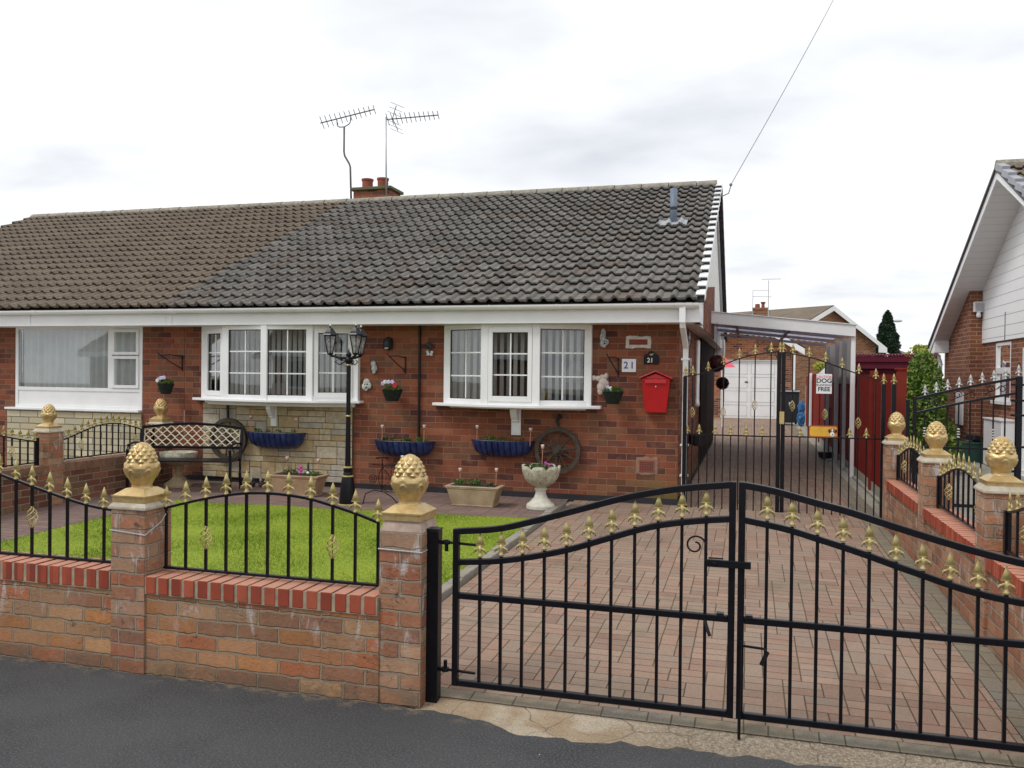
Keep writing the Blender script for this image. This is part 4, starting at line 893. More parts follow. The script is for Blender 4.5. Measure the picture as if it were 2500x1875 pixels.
rr=obj('roof',m,M['tile_dark'] if 'tile_dark' in M else M['black_matt'],rn)
tiled('front_tiles',rr,M['tile_brown'],X0+.06,9,9.0,ez-.13,ry,rzz+.02,n=15)
m=MB(); L2=math.hypot(ry-9,rzz-ez); p2=math.atan2(rzz-ez+.15,ry-9)
for i in range(15):
    s=(i+.5)*L2/15; m.cbox((X0+.0,9+s*cos(p2),ez-.1+s*sin(p2)),(.11,L2/15*.985,.1),rx=p2-.12)
obj('verge_caps',m,M['vergegrey'] if 'vergegrey' in M else plain('grey_verge',(.33,.34,.37),.6),rr,bevel=.006)
m=MB(); xx=X0-.03
while xx<9: m.tube([(xx,ry,rzz+.01),(xx+.42,ry,rzz+.01)],.1,10); xx+=.44
obj('ridge_tiles',m,M['ridge'],rr)
m=MB()
for s in(1,-1):
    yb=ry+s*(ey-ry+.1); m.add([(X0+.012,ry,rzz-.16),(4.3,ry,rzz-.16),(4.3,yb,ez-.24),(X0+.012,yb,ez-.24)],[(0,1,2,3)])
obj('soffit',m,M['soffit_lines'],rn,fixn=False)
obj('eaves_box',B(3.5,3.77,18.1,18.6,2.03,2.32),M['upvc'],rn)
XA,XB,YS=3.75,3.985,16.55
m=MB(); m.prism([(18.4,0),(18.4,2.2),(YS,2.3+(18.4-YS)*.52),(YS,0)],'x',XA,XA+.3); obj('wall',m,M['brick_n'],rn)
m=MB(); hs=[(14.93,15.78,1.17,2.12),(13.2,14.35,.1,2.0)]
def wall_x(m,x,y0,y1,z0,z1,holes,d=.1):
    t=MB(); wall_holes(t,y0,y1,z0,z1,0,holes,d); m.add([(x+p[1],p[0],p[2]) for p in t.v],t.f)
wall_x(m,XB,11.5,YS,0,2.15,hs); obj('wall',m,M['brick_n'],rn,fixn=False)
obj('gable_cladding',MB().prism([(YS-.0,2.15),(11.5,2.15),(11.5,rz(13.8-(13.8-11.5))+.6),(ry,rzz-.17),(YS,3.3)],'x',XB-.03,XB+.1),M['clad'],rn)
obj('cladding_trim',B(XB-.036,XB-.03,15.15,15.17,2.15,2.6),M['frame_dark'],rn)
def sidewin(y0,y1,z0,z1,split):
    m=MB(); x0,x1=XB-.0,XB+.06; f=.05
    m.box(x0,x1,y0,y0+f,z0,z1); m.box(x0,x1,y1-f,y1,z0,z1); m.box(x0,x1,y0+f,y1-f,z1-f,z1); m.box(x0,x1,y0+f,y1-f,z0,z0+f)
    if split: m.box(x0-.004,x1,y0+f,y1-f,split-.05,split+.05)
    w=obj('window',m,M['upvc'],rn,bevel=.003); obj('pane',MB().add([(x0+.03,y0,z0),(x0+.03,y1,z0),(x0+.03,y1,z1),(x0+.03,y0,z1)],[(0,1,2,3)]),M['glass'],w,fixn=False)
    obj('window_sill',B(XB-.06,XB+.02,y0-.05,y1+.05,z0-.06,z0-.002),M['upvc'],w,bevel=.004); obj('room',B(x1+.05,x1+.8,y0-.2,y1+.2,z0-.2,z1+.2),M['room'],w)
sidewin(14.93,15.78,1.17,2.12,1.66); sidewin(13.2,14.35,.1,2.0,None)
m=MB(); m.tube([(3.52,18.3,2.04),(3.6,18.3,1.98),(3.64,18.28,1.85),(3.64,18.28,.2)],.035,10); obj('downpipe',m,M['upvc'],rn,smooth=True)
m=B(3.8,3.98,YS-.1,YS-.01,2.7,2.88); fl=obj('security_light',m,M['upvc'],rn,bevel=.01); obj('lamp_glass',B(3.82,3.96,YS-.106,YS-.1001,2.72,2.86),M['grey_metal'],fl); m=MB(); m.lathe([(.03,2.6),(.04,2.63),(.03,2.7)],12,(3.88,YS-.07,0)); obj('sensor',m,M['upvc'],fl,smooth=True)
obj('meter_box',B(3.72,3.752,16.85,17.35,.68,1.27),M['upvc'],rn,bevel=.005)
mc=obj('meter_cabinet',B(3.75,3.98,14.5,15.5,.12,.87),M['upvc'],rn,bevel=.01); obj('cabinet_lid',B(3.73,3.985,14.48,15.52,.872,.89),M['upvc'],mc)
# ================================================================ railings at the back: pair of gates across the drive
by=9.2
def midgate(label,top,x0,x1,full,short,baskets,zm,zb):
    g=thing('side_gate',label,'gate',((x0+x1)/2,by,0),0,'tall spear gates across the drive'); T=smoothcurve(top); L=g.location
    m=MB(); m.sqbar([(t,by,z) for t,z in T],.016,.012); m.box(x0,x1,by-.008,by+.008,zm-.007,zm+.007); m.box(x0,x1,by-.008,by+.008,zb-.007,zb+.007)
    obj('gate_frame',m,M['black'],g)
    for i,t in enumerate(full):
        zt=interp(T,t); m=MB()
        if i in baskets:
            k=1.1+baskets[i]; m.box(t-.006,t+.006,by-.006,by+.006,zb,k); m.box(t-.006,t+.006,by-.006,by+.006,k+.1,zt); m.box(t-.001,t+.001,by-.001,by+.001,k-.002,k+.102)
        else: m.box(t-.006,t+.006,by-.006,by+.006,zb,zt)
        b=obj('bar',m,M['black'],g)
        if i in baskets: shared('twist_basket',BSK,b,(t-L.x,0,k))
        shared('spear_finial',FIN,g,(t-L.x,0,zt+.004))
    for t in short:
        obj('short_bar',MB().box(t-.006,t+.006,by-.006,by+.006,zb,zm),M['black'],g); shared('spear_finial',FIN,g,(t-L.x,0,zm+.005))
    return g
TL=[(-.67,1.505),(-.58,1.512),(-.491,1.536),(-.329,1.592),(-.177,1.667),(-.018,1.722),(.141,1.752),(.305,1.772)]
TR=[(.345,1.768),(.518,1.734),(.672,1.697),(.825,1.641),(.986,1.58),(1.145,1.526),(1.293,1.48)]
g1=midgate('tall left leaf of the black and gold gates beside the house corner',TL,-.66,.305,[-.65,-.575,-.415,-.255,-.095,.065,.225],[-.625,-.5,-.335,-.175,-.015,.145],{1:-.03,3:-.02,5:.06},.885,.09)
g2=midgate('tall right leaf of the black and gold gates, carrying a caution sign and dog plaque',TR,.345,1.3,[.44,.60,.76,.92,1.08,1.24],[.36,.52,.68,.84,1.0,1.16],{0:.06,2:-.02,4:-.1},.892,.09)
m=MB(); m.box(.285,.325,by-.014,by+.014,.03,1.765); m.box(.33,.37,by-.014,by+.014,.03,1.765); obj('meeting_stile',m,M['black'],g1); 
for x in(.315,.345): shared('spear_finial',FIN,g1,(x-g1.location.x,0,1.77))
obj('lock_plate',B(.315,.362,by-.03,by-.0145,1.02,1.15),M['gold_fin'],g1,bevel=.002)
for x,lb,zt in((-.655,'slim black post of the tall gates at the house corner',1.5),(1.315,'black post at the right of the tall gates, in front of the red fence',1.45),(1.41,'second, outer black post between the tall gates and the first pineapple pillar',1.45)):
    p=thing('gate_post',lb,'post',(x,by,0.08)); obj('post_tube',B(x-.02,x+.02,by-.02,by+.02,.05,zt),M['black'],p,bevel=.002)
    if x>0: shared('spear_finial',FIN,p,(0,0,zt-.08))
# signs
def text(parent,s,size,loc,mat,rot=(PI/2,0,0),name='lettering',sx=1,bold=.0,ext=.0006):
    c=bpy.data.curves.new('t','FONT'); c.body=s; c.size=size; c.align_x='CENTER'; c.align_y='CENTER'; c.extrude=ext; c.offset=bold
    o=bpy.data.objects.new('t',c); C.objects.link(o); dg=bpy.context.evaluated_depsgraph_get(); dg.update(); me=bpy.data.meshes.new_from_object(o.evaluated_get(dg)); bpy.data.objects.remove(o)
    me.materials.clear(); me.materials.append(mat); q=bpy.data.objects.new(name,me); C.objects.link(q); q.parent=parent; q.location=Vector(loc)-Vector(rootof(parent).location); q.rotation_euler=rot; q.scale=(sx,1,1); return q
sg=thing('warning_sign','white sign on the tall gate reading CAUTION DOG RUNNING FREE','sign',(.745,by-.012,1.35))
obj('sign_board',B(.672,.822,by-.014,by-.01,1.343,1.545),M['sign_white'],sg,bevel=.001)
text(sg,'CAUTION',.036,(.747,by-.0148,1.515),M['ink_red'],bold=.0003); text(sg,'DOG',.062,(.747,by-.0148,1.474),M['ink'],sx=1.05,bold=.0015); text(sg,'RUNNING',.032,(.747,by-.0148,1.43),M['ink'],bold=.0002); text(sg,'FREE',.058,(.747,by-.0148,1.388),M['ink'],sx=1.0,bold=.0015)
dp=thing('dog_plaque','yellow enamel plaque with a brown and white dog head, hung on the tall gate','sign',(.745,by-.012,.9))
def rrect(x0,x1,z0,z1,r,n=6):
    o=[]
    for cx,cz,a0 in((x1-r,z1-r,0),(x0+r,z1-r,90),(x0+r,z0+r,180),(x1-r,z0+r,270)):
        for i in range(n+1): a=math.radians(a0+90*i/n); o.append((cx+r*cos(a),cz+r*sin(a)))
    return o
obj('plaque_rim',MB().prism(rrect(.605,.885,.893,1.015,.02),'y',by-.016,by-.012),M['sign_orange'],dp); obj('plaque_face',MB().prism(rrect(.615,.875,.905,1.003,.02),'y',by-.018,by-.0161),M['sign_yellow'],dp)
m=MB(); m.ball((.835,by-.02,.955),.034,14,8,1,.25,1.15); hd=obj('dog_head',m,M['tan'],dp,smooth=True)
m=MB(); m.ball((.833,by-.026,.925),.024,14,8,1,.3,1.05); m.ball((.833,by-.027,.965),.008,10,6,1,.3,2.6); obj('dog_muzzle',m,M['whitepetal'],hd,smooth=True)
m=MB(); m.ball((.833,by-.033,.93),.007,8,6,1,.5,.8); m.ball((.82,by-.029,.96),.0035,6,4); m.ball((.847,by-.029,.96),.0035,6,4); m.ball((.802,by-.024,.962),.012,8,6,.6,.4,1.5); m.ball((.868,by-.024,.962),.012,8,6,.6,.4,1.5); obj('dog_ears',m,M['brown'],hd,smooth=True)
# ================================================================ wall-hung things on number 21
def basket(x,z,r,flowers,lb):
    """half-round hanging basket, bracket above"""
    t=thing('hanging_basket',lb,'basket',(x,9.12,z-.13),0,'hanging baskets on the house front')
    y=9.12; obj('wicker_bowl',MB().lathe([(.045*r/.1,-.125),(.06*r/.1,-.12),(.085*r/.1,-.05),(r,0),(r+.006,.008),(r-.01,.008)],18,(x,y,z)),M['basket'],t)
    obj('soil',MB().lathe([(.001,-.005),(r-.008,0)],16,(x,y,z)),M['soil'],t)
    lf=leafcloud(420,(x,y,z+.022),(r*1.05,r*.9,.045),.015); obj('foliage',lf,M['leaf'],t,fixn=False)
    for k,(dx,dz,mt) in enumerate(flowers):
        m=MB(); c=(x+dx,y-.05,z+dz)
        for j in range(5):
            a=j*2*PI/5; m.ball((c[0]+.013*cos(a),c[1],c[2]+.013*sin(a)),.014,7,5,1,.35,1)
        obj('flower',m,M[mt],t,smooth=True)
    return t
def bracket(xt,zt,xp,lb,bx,bz,sag=0):
    t=thing('wall_bracket',lb,'bracket',(xp,9.28,zt-.1),0,'hanging basket brackets on the house front')
    yt=9.0; m=MB(); y=9.285
    m.box(xp-.006,xp+.006,9.285,9.299,1.5,1.7); m.tube([(xp,9.29,1.69),(xp,yt+.06,1.705),(xt,yt,1.7)],.0065,6); m.tube([(xp,9.29,1.53),((xp+xt)/2,9.15,1.61),(xt,yt,1.71)],.0065,6)
    m.tube([(xt,yt,1.71),(xt-.01,yt-.02,1.735)],.006,6); obj('bracket_arm',m,M['black_matt'],t)
def chains(t,x,z,r,tx,tz,ty=9.0):
    m=MB(); y=9.12
    for a in(0,2.1,4.2): m.tube([(tx,ty,tz),(x+r*cos(a),y+r*.8*sin(a),z)],.0022,4)
    obj('chain',m,M['chain'],t)
bracket(-7.15,1.7,-7.03,'black bracket left of the left bow window holding a basket of pale violas',0,0)
bracket(-4.02,1.7,-3.93,'black bracket between the bow windows, over the basket with a red bloom',0,0)
bracket(-1.46,1.7,-1.39,'black bracket beside the white number tile',0,0)
t=basket(-7.14,1.33,.1,[(-.07,.06,'viola'),(-.045,.075,'viola'),(-.02,.08,'viola'),(.01,.085,'viola'),(-.09,.045,'whitepetal')],'dark wicker hanging basket with lilac violas, nearest the left-hand half of the bungalow'); chains(t,-7.14,1.33,.1,-7.15,1.7)
t=basket(-4.02,1.30,.12,[(-.1,.08,'viola'),(-.07,.1,'whitepetal'),(-.03,.1,'viola'),(.02,.1,'viola'),(.045,.05,'redpetal'),(.06,.06,'redpetal'),(.05,.075,'redpetal')],'dark wicker hanging basket with lilac and red flowers between the two bow windows'); chains(t,-4.02,1.3,.12,-4.02,1.7)
t=basket(-1.42,1.32,.115,[(-.05,.05,'viola'),(-.02,.04,'whitepetal'),(.06,-.03,'whitepetal')],'black wicker hanging basket with sparse white blooms right of the right bow window'); chains(t,-1.42,1.32,.115,-1.46,1.7)
def lump(name,lb,cat,parts,mat,base,grp=None,extra=None):
    m=MB()
    for (x,z,r,sz) in parts: m.ball((x,9.275,z),r,12,8,1,.55,sz)
    t=thing(name,lb,cat,base); o=obj('body',m,M[mat],t,smooth=True)
    if extra:
        m=MB()
        for (x,z,r) in extra[0]: m.ball((x,9.255,z),r,8,6,1,.6,1)
        obj(extra[2],m,M[extra[1]],t,smooth=True)
    return t
t=thing('wall_light','black rounded bulkhead wall light between the bow windows','lamp',(-4.15,9.28,1.85))
m=MB(); m.prism([(-4.15+.055*cos(a*PI/12),1.86+.075*sin(a*PI/12)) for a in range(13)]+[(-4.205,1.8),(-4.15,1.775),(-4.095,1.8)],'y',9.25,9.299); obj('back_plate',m,M['black_matt'],t,bevel=.006)
m=MB(); m.ball((-4.15,9.245,1.85),.045,12,8,.8,.7,1.2); obj('hood',m,M['orn_black'],t,smooth=True); m=MB(); m.ball((-4.152,9.235,1.8),.028,10,6,1,.5,.5); obj('lamp_lens',m,M['grey_metal'],t,smooth=True)
t=thing('wall_ornament','black bird ornament above a small white butterfly, right of the black pipe','ornament',(-3.63,9.28,1.78))
m=MB(); m.ball((-3.63,9.27,1.84),.035,10,8,1.1,.6,.9); m.ball((-3.6,9.26,1.81),.025,10,8,.7,.6,1.4); m.ball((-3.675,9.26,1.83),.018,8,6,1.2,.6,.7); m.tube([(-3.69,9.25,1.835),(-3.71,9.25,1.83)],[.006,.002],6); obj('bird_body',m,M['orn_black'],t,smooth=True)
m=MB()
for x,z in((-3.645,1.76),(-3.592,1.755),(-3.638,1.73),(-3.6,1.728)): m.ball((x,9.275,z),.022,10,6,1,.3,.85)
obj('butterfly_wings',m,M['orn_white'],t,smooth=True)
lump('wall_ornament','speckled grey bird ornament on the brick right of the left bow window','ornament',[(-4.34,1.61,.032,1.3),(-4.325,1.56,.04,1.2),(-4.33,1.52,.025,1.2)],'orn_grey',(-4.34,9.28,1.5))
lump('wall_ornament','round cream face ornament beside the left bow window','ornament',[(-4.425,1.39,.045,1.0),(-4.445,1.34,.042,1.1),(-4.395,1.35,.035,1.2),(-4.43,1.31,.022,1.2)],'orn_white',(-4.42,9.28,1.3),extra=([(-4.44,1.365,.007),(-4.405,1.365,.007),(-4.42,1.33,.01)],'frame_dark','features'))
lump('wall_ornament','grey and white cat ornament high on the wall right of the right bow window','ornament',[(-1.56,1.98,.03,1.6),(-1.565,1.93,.035,1.5),(-1.535,1.875,.038,1.0),(-1.57,1.86,.03,1.2),(-1.55,1.835,.022,1)],'orn_grey',(-1.55,9.28,1.8),extra=([(-1.545,1.88,.006),(-1.525,1.88,.006),(-1.54,1.86,.01)],'frame_dark','features'))
lump('wall_ornament','pale pink climbing animal ornament over the hanging basket beside the right bow window','ornament',[(-1.66,1.475,.03,1),(-1.61,1.47,.035,.9),(-1.56,1.48,.04,.9),(-1.52,1.5,.025,1.3),(-1.555,1.43,.05,1.1),(-1.575,1.38,.05,1.1),(-1.585,1.33,.035,1.2),(-1.52,1.41,.035,1.2)],'orn_pink',(-1.58,9.28,1.3))
t=thing('number_tile','white square tile with blue 21','number plate',(-1.275,9.29,1.54)); obj('tile',B(-1.35,-1.195,9.282,9.299,1.545,1.69),M['sign_white'],t,bevel=.002)
text(t,'2',.105,(-1.305,9.2815,1.617),M['ink_blue'],bold=.002,name='numeral'); text(t,'1',.105,(-1.237,9.2815,1.617),M['ink_blue'],bold=.002,name='numeral')
t=thing('number_plaque','small arched black plaque with white 21 above the red postbox','number plate',(-1.03,9.29,1.64)); m=MB(); m.prism([(-1.11,1.635),(-.945,1.635),(-.945,1.72),(-.965,1.745),(-.99,1.75),(-1.0,1.77),(-1.0275,1.78),(-1.055,1.77),(-1.065,1.75),(-1.09,1.745),(-1.11,1.72)],'y',9.283,9.299); obj('plaque',m,M['black'],t,bevel=.002)
text(t,'21',.07,(-1.04,9.2825,1.675),M['sign_white'],bold=.0012,name='numeral'); m=MB(); m.ball((-1.03,9.282,1.738),.012,8,6,1.6,.2,.8); m.ball((-1.01,9.282,1.746),.007,8,6,1,.2,.8); obj('emblem',m,M['gold_fin'],t,smooth=True)
# postbox
pb=thing('post_box','bright red house-shaped postbox with a letter flap, on the brick near the corner','post box',(-.965,9.22,1.1))
m=MB(); vs=[]
def taper(z,w,d0): return [(-.965-w/2,9.299-d0,z),(-.965+w/2,9.299-d0,z),(-.965+w/2,9.2985,z),(-.965-w/2,9.2985,z)]
m.add(taper(1.108,.225,.1)+taper(1.475,.305,.15),[(3,2,1,0),(4,5,6,7),(0,1,5,4),(1,2,6,5),(2,3,7,6),(3,0,4,7)]); m.prism([(-1.1175,1.475),(-.8125,1.475),(-.965,1.535)],'y',9.155,9.298); bd=obj('box_body',m,M['red'],pb,bevel=.006)
m=MB(); m.prism([(-1.145,1.47),(-.965,1.548),(-.785,1.47),(-.785,1.485),(-.965,1.563),(-1.145,1.485)],'y',9.125,9.299); obj('lid_roof',m,M['red'],pb,bevel=.004)
obj('letter_flap',B(-1.08,-.85,9.138,9.149,1.424,1.462),M['red'],pb,bevel=.004); m=MB(); m.tube([(-.962,9.158,1.392),(-.962,9.146,1.392)],.008,12); obj('lock',m,M['grey_metal'],pb)
# cartwheels
def wheel(x,z,R,y,lb):
    t=thing('cart_wheel',lb,'wheel',(x,y,z-R),0,'old cartwheels leaning on the house wall'); m=MB(); n=40
    vs=[]
    for (r,yy) in((R,y-.02),(R,y+.03),(R-.045,y+.03),(R-.045,y-.02)):
        for j in range(n): a=2*PI*j/n; vs.append((x+r*cos(a),yy,z+r*sin(a)))
    m.add(vs,[(k*n+j,k*n+(j+1)%n,((k+1)%4)*n+(j+1)%n,((k+1)%4)*n+j) for k in range(4) for j in range(n)]); obj('rim',m,M['darkwood'],t)
    for k in range(10):
        a=k*PI/5+.17; m=MB(); m.tube([(x+.04*cos(a),y-.002,z+.04*sin(a)),(x+(R*.6)*cos(a),y,z+(R*.6)*sin(a)),(x+(R-.04)*cos(a),y+.002,z+(R-.04)*sin(a))],[.014,.01,.012],6); obj('spoke',m,M['darkwood'],t)
    m=MB(); m.tube([(x,y+.03,z),(x,y-.02,z)],.062,16); m.tube([(x,y-.02,z),(x,y-.06,z)],[.042,.034],14); hb=obj('hub',m,M['darkwood'],t); obj('axle_cap',MB().tube([(x,y-.06,z),(x,y-.068,z)],.018,10),M['iron'],hb)
    return t
t=wheel(-2.055,.655,.262,9.24,'old dark cartwheel on red brick below the right bow window'); m=MB(); m.tube([(-2.05,9.26,.93),(-2.07,9.27,.99),(-2.04,9.28,1.04),(-2.055,9.29,1.06)],[.014,.02,.02,.012],8); obj('hanging_strap',m,M['black_matt'],t)
t=wheel(-6.28,.655,.262,9.2,'old dark cartwheel on cream stone behind the bench'); obj('hanging_strap',MB().tube([(-6.29,9.21,.9),(-6.3,9.22,1.0),(-6.31,9.23,1.09)],.016,8),M['black_matt'],t)
# blue wall troughs
def stake(x,y,z0,z1,lb,capmat='lampcap'):
    t=thing('solar_stake_light',lb,'garden light',(x,y,z0),0,'small copper stake lights'); obj('stake',MB().tube([(x,y,z0),(x+.006,y,z1-.05)],.0045,6),M['copper'],t)
    obj('lamp_body',MB().lathe([(.007,0),(.016,.012),(.016,.03)],10,(x+.006,y,z1-.055)),M['clearplastic'],t,smooth=True); obj('lamp_top',MB().cbox((x+.006,y,z1-.015),(.032,.032,.02)),M[capmat],t,bevel=.004)
def trough(x0,x1,zr,zb,lb,nleaf,mat='leaf',wy=9.298):
    t=thing('wall_trough',lb,'planter',((x0+x1)/2,9.2,zb),0,'blue ribbed wall troughs'); cx=(x0+x1)/2; W=(x1-x0)/2; m=MB(); nu,nv=156,14; vs=[]
    for i in range(nv+1):
        v=i/nv; a=v*PI/2; 
        for j in range(nu+1):
            u=j/nu*2-1; 
            prof=(1-abs(u)**4)**.5 if abs(u)<1 else 0
            zz=zr-.004*cos(u*3)-(zr-zb)*sin(a)*(.3+.7*max(prof,.0)**.8); dep=.02+.15*prof*cos(a)**.8*(1-.25*v)
            if v==1: dep=.01
            rib=abs(((u+1)*5.2)%1-.5)*2; dep+=.032*(1-rib**3.5)*prof*min(1,2.5*(1-v)+.2); xx=cx+u*W*(1-.1*v)
            vs.append((xx,wy-dep,zz))
    m.add(vs,[(i*(nu+1)+j,i*(nu+1)+j+1,(i+1)*(nu+1)+j+1,(i+1)*(nu+1)+j) for i in range(nv) for j in range(nu)]); obj('trough_body',m,M['blue'],t,fixn=False,smooth=True)
    m=MB(); vs=[]
    for k,(o_,dz) in enumerate(((.004,-.008),(.01,.006),(-.014,.006))):
        for j in range(nu+1):
            u=j/nu*2-1; prof=(1-abs(u)**3.2)**.5 if abs(u)<1 else 0; vs.append((cx+u*(W+o_*.5),wy-.02-.16*prof-o_,zr+dz))
    m.add(vs,[(i*(nu+1)+j,i*(nu+1)+j+1,(i+1)*(nu+1)+j+1,(i+1)*(nu+1)+j) for i in range(2) for j in range(nu)]); obj('rim',m,M['blue_dark'],t,fixn=False,smooth=True)
    s=MB(); s.prism([(cx+W*.95*cos(a*PI/16),wy-.005-.15*sin(a*PI/16)**.6) for a in range(17)],'z',zr-.03,zr-.008); obj('soil',s,M['soil'],t)
    lf=MB()
    for k in range(nleaf+1):
        q=leafcloud(30*3,(cx,wy-.08,zr+.003),(W*.82,.04,.014),.011) if k==nleaf else leafcloud(30,(cx+rng.uniform(-.75,.75)*W,wy-.08+rng.uniform(-.03,.03),zr+.012+rng.uniform(0,.02)),(.04,.03,.025),.014); b=len(lf.v); lf.v+=q.v; lf.f+=[tuple(i+b for i in f) for f in q.f]
    obj('seedlings',lf,M[mat],t,fixn=False)
trough(-6.0,-5.2,.755,.555,'blue ribbed wall trough on the cream stone beside the bench',5,wy=9.25); trough(-4.3,-3.53,.70,.52,'blue ribbed wall trough at the foot of the black pipe, fullest of seedlings',13); trough(-3.08,-2.33,.745,.56,'blue ribbed wall trough under the right bow window, next to the cartwheel',4)
for x,z0,z1,y,lb in((-5.93,.7,.965,9.15,'copper stake light at the left end of the blue trough on stone'),(-5.3,.7,.945,9.15,'copper stake light at the right end of the blue trough on stone'),(-4.17,.65,.895,9.17,'copper stake light left in the blue trough by the black pipe'),(-3.64,.65,.91,9.17,'tan-topped copper stake light right in the blue trough by the black pipe'),(-2.99,.7,.925,9.17,'copper stake light left in the blue trough under the right bow window'),(-2.36,.7,.91,9.17,'copper stake light right in the blue trough, beside the cartwheel'),(-3.86,.3,.555,9.05,'white-topped stake light behind the right front pineapple')):
    stake(x,y,z0,z1,lb,'whitepetal' if 'white' in lb else 'lampcap')
# ground planters
def tub(x0,x1,zr,z0,y,d,mat,lb,plants):
    t=thing('planter',lb,'planter',((x0+x1)/2,y,z0)); cx=(x0+x1)/2; W=x1-x0; m=MB(); m.frustum((cx,y),W*.74,d*.72,W*.93,d*.93,z0,zr-.03); m.frustum((cx,y),W*.93,d*.93,W,d,zr-.032,zr-.012); m.box(cx-W/2,cx+W/2,y-d/2,y+d/2,zr-.012,zr+.006); m.frustum((cx,y),W*.77,d*.76,W*.765,d*.755,z0,z0+.02); obj('tub',m,M[mat],t,bevel=.007)
    obj('soil',B(cx-W*.42,cx+W*.42,y-d*.4,y+d*.4,zr-.01,zr+.0075),M['soil'],t)
    for dx,r,hh,n,mt in plants:
        q=leafcloud(n,(cx+dx,y,zr+.02+hh*.4),(r,r*.8,hh),.013); obj('plant',q,M[mt],t,fixn=False)
    return t
pz=gz(8.6)+.004
t=tub(-5.29,-4.63,.325,pz,8.62,.28,'terracotta','large terracotta trough with a pink flower and green bottle, left of the lamp post',[(-.1,.09,.03,120,'leaf'),(.18,.1,.02,150,'leaf')])
m=MB()
for dx,dz in((0,0),(.012,.03),(-.01,.05),(.01,.07)): m.ball((-4.92+dx,8.6,.35+dz),.019,7,5,1,.6,1)
obj('flower',m,M['magenta'],t,smooth=True); m=MB(); m.ball((-4.8,8.56,.36),.018,7,5); obj('flower',m,M['whitepetal'],t,smooth=True); m=MB(); m.tube([(-4.83,8.62,.33),(-4.83,8.62,.45)],.013,8); m.tube([(-4.83,8.62,.45),(-4.83,8.62,.475)],.008,8); obj('bottle',m,M['green_plastic'],t)
m=MB()
for k in range(14): a=rng.uniform(-.5,.5); b=rng.uniform(.06,.15); x=-5.1+rng.uniform(-.06,.08); m.tube([(x,8.62,.33),(x+a*b*.7,8.62+rng.uniform(-.03,.03),.33+b)],.0017,4)
obj('twigs',m,M['wood_stem'],t)
t=tub(-3.11,-2.51,.305,pz,8.58,.27,'terracotta_b','weathered buff terracotta trough with three small green plants, near the urn',[(-.17,.07,.035,160,'leaf'),(0,.075,.04,180,'leaf'),(.17,.04,.02,60,'leaf')])
for x,lb,z1 in((-5.13,'copper stake light left in the plain terracotta trough',.53),(-4.73,'copper stake light right in the plain terracotta trough',.52),(-3.0,'copper stake light left in the buff terracotta trough',.49),(-2.59,'copper stake light right in the buff terracotta trough',.505)): stake(x,8.66 if x<-4 else 8.62,.3,z1,lb)
# urns
t=thing('urn_planter','weathered stone tulip urn on a pedestal, by the driveway edging','planter',(-2.085,8.6,pz)); ux,uy=-2.085,8.58
def pet(r,z,a):
    k=abs(math.sin(a*3.5)); return r*(1+.07*(1-k)*(z>.29))*(1 if z<.5 else 1)
m=MB(); m.lathe([(.142,0),(.15,.012),(.15,.04),(.142,.055),(.12,.07),(.1,.09),(.072,.12),(.058,.155),(.052,.19),(.062,.2),(.066,.212),(.054,.224),(.05,.245)],28,(ux,uy,pz)); obj('pedestal',m,M['urn_base'],t,smooth=False,bevel=0)
n_=84; prof=[(.05,.23),(.09,.25),(.14,.28),(.175,.325),(.193,.38),(.2,.42),(.203,.46)]; vs=[]
for i,(r,z) in enumerate(prof):
    for j in range(n_):
        a=2*PI*j/n_; k=abs(sin(a*3.5+.4)); rr=r*(1-.1*(1-k)**2*(i>1))+.005*rng.random(); zz=z-(.045*(1-k)**2 if i==6 else .02*(1-k)**2 if i==5 else 0); vs.append((ux+rr*cos(a),uy+rr*sin(a),pz+zz))
for j in range(n_): a=2*PI*j/n_; k=abs(sin(a*3.5+.4)); vs.append((ux+.18*cos(a)*(1-.1*(1-k)**2),uy+.18*sin(a)*(1-.1*(1-k)**2),pz+.455-.045*(1-k)**2))
m=MB(); m.add(vs,[(i*n_+j,i*n_+(j+1)%n_,(i+1)*n_+(j+1)%n_,(i+1)*n_+j) for i in range(7) for j in range(n_)]); obj('bowl',m,M['urn'],t,smooth=True,fixn=False); obj('soil',MB().lathe([(.01,.41),(.182,.415)],20,(ux,uy,pz)),M['soil'],t)
obj('plant',leafcloud(200,(ux-.02,uy,pz+.45),(.14,.12,.03),.012),M['leaf'],t,fixn=False); m=MB()
for dx,dz in((.06,.03),(.075,.02),(.1,.01)): m.ball((ux+dx,uy-.05,pz+.46+dz),.014,7,5)
obj('flower',m,M['magenta'],t,smooth=True); stake(-2.08,8.6,.5,.775,'copper stake light standing in the stone tulip urn')
t=thing('urn_planter','shallow cream stone urn on a pedestal behind the bench','planter',(-6.66,8.75,pz)); m=MB(); m.lathe([(.16,0),(.165,.02),(.15,.045),(.1,.08),(.06,.12),(.045,.18),(.06,.25),(.07,.26)],24,(-6.66,8.75,pz)); obj('pedestal',m,M['terracotta_b'],t); m=MB(); m.lathe([(.07,.26),(.16,.3),(.21,.36),(.22,.42),(.2,.42),(.15,.39)],28,(-6.66,8.75,pz)); obj('bowl',m,M['urn'],t,smooth=True)
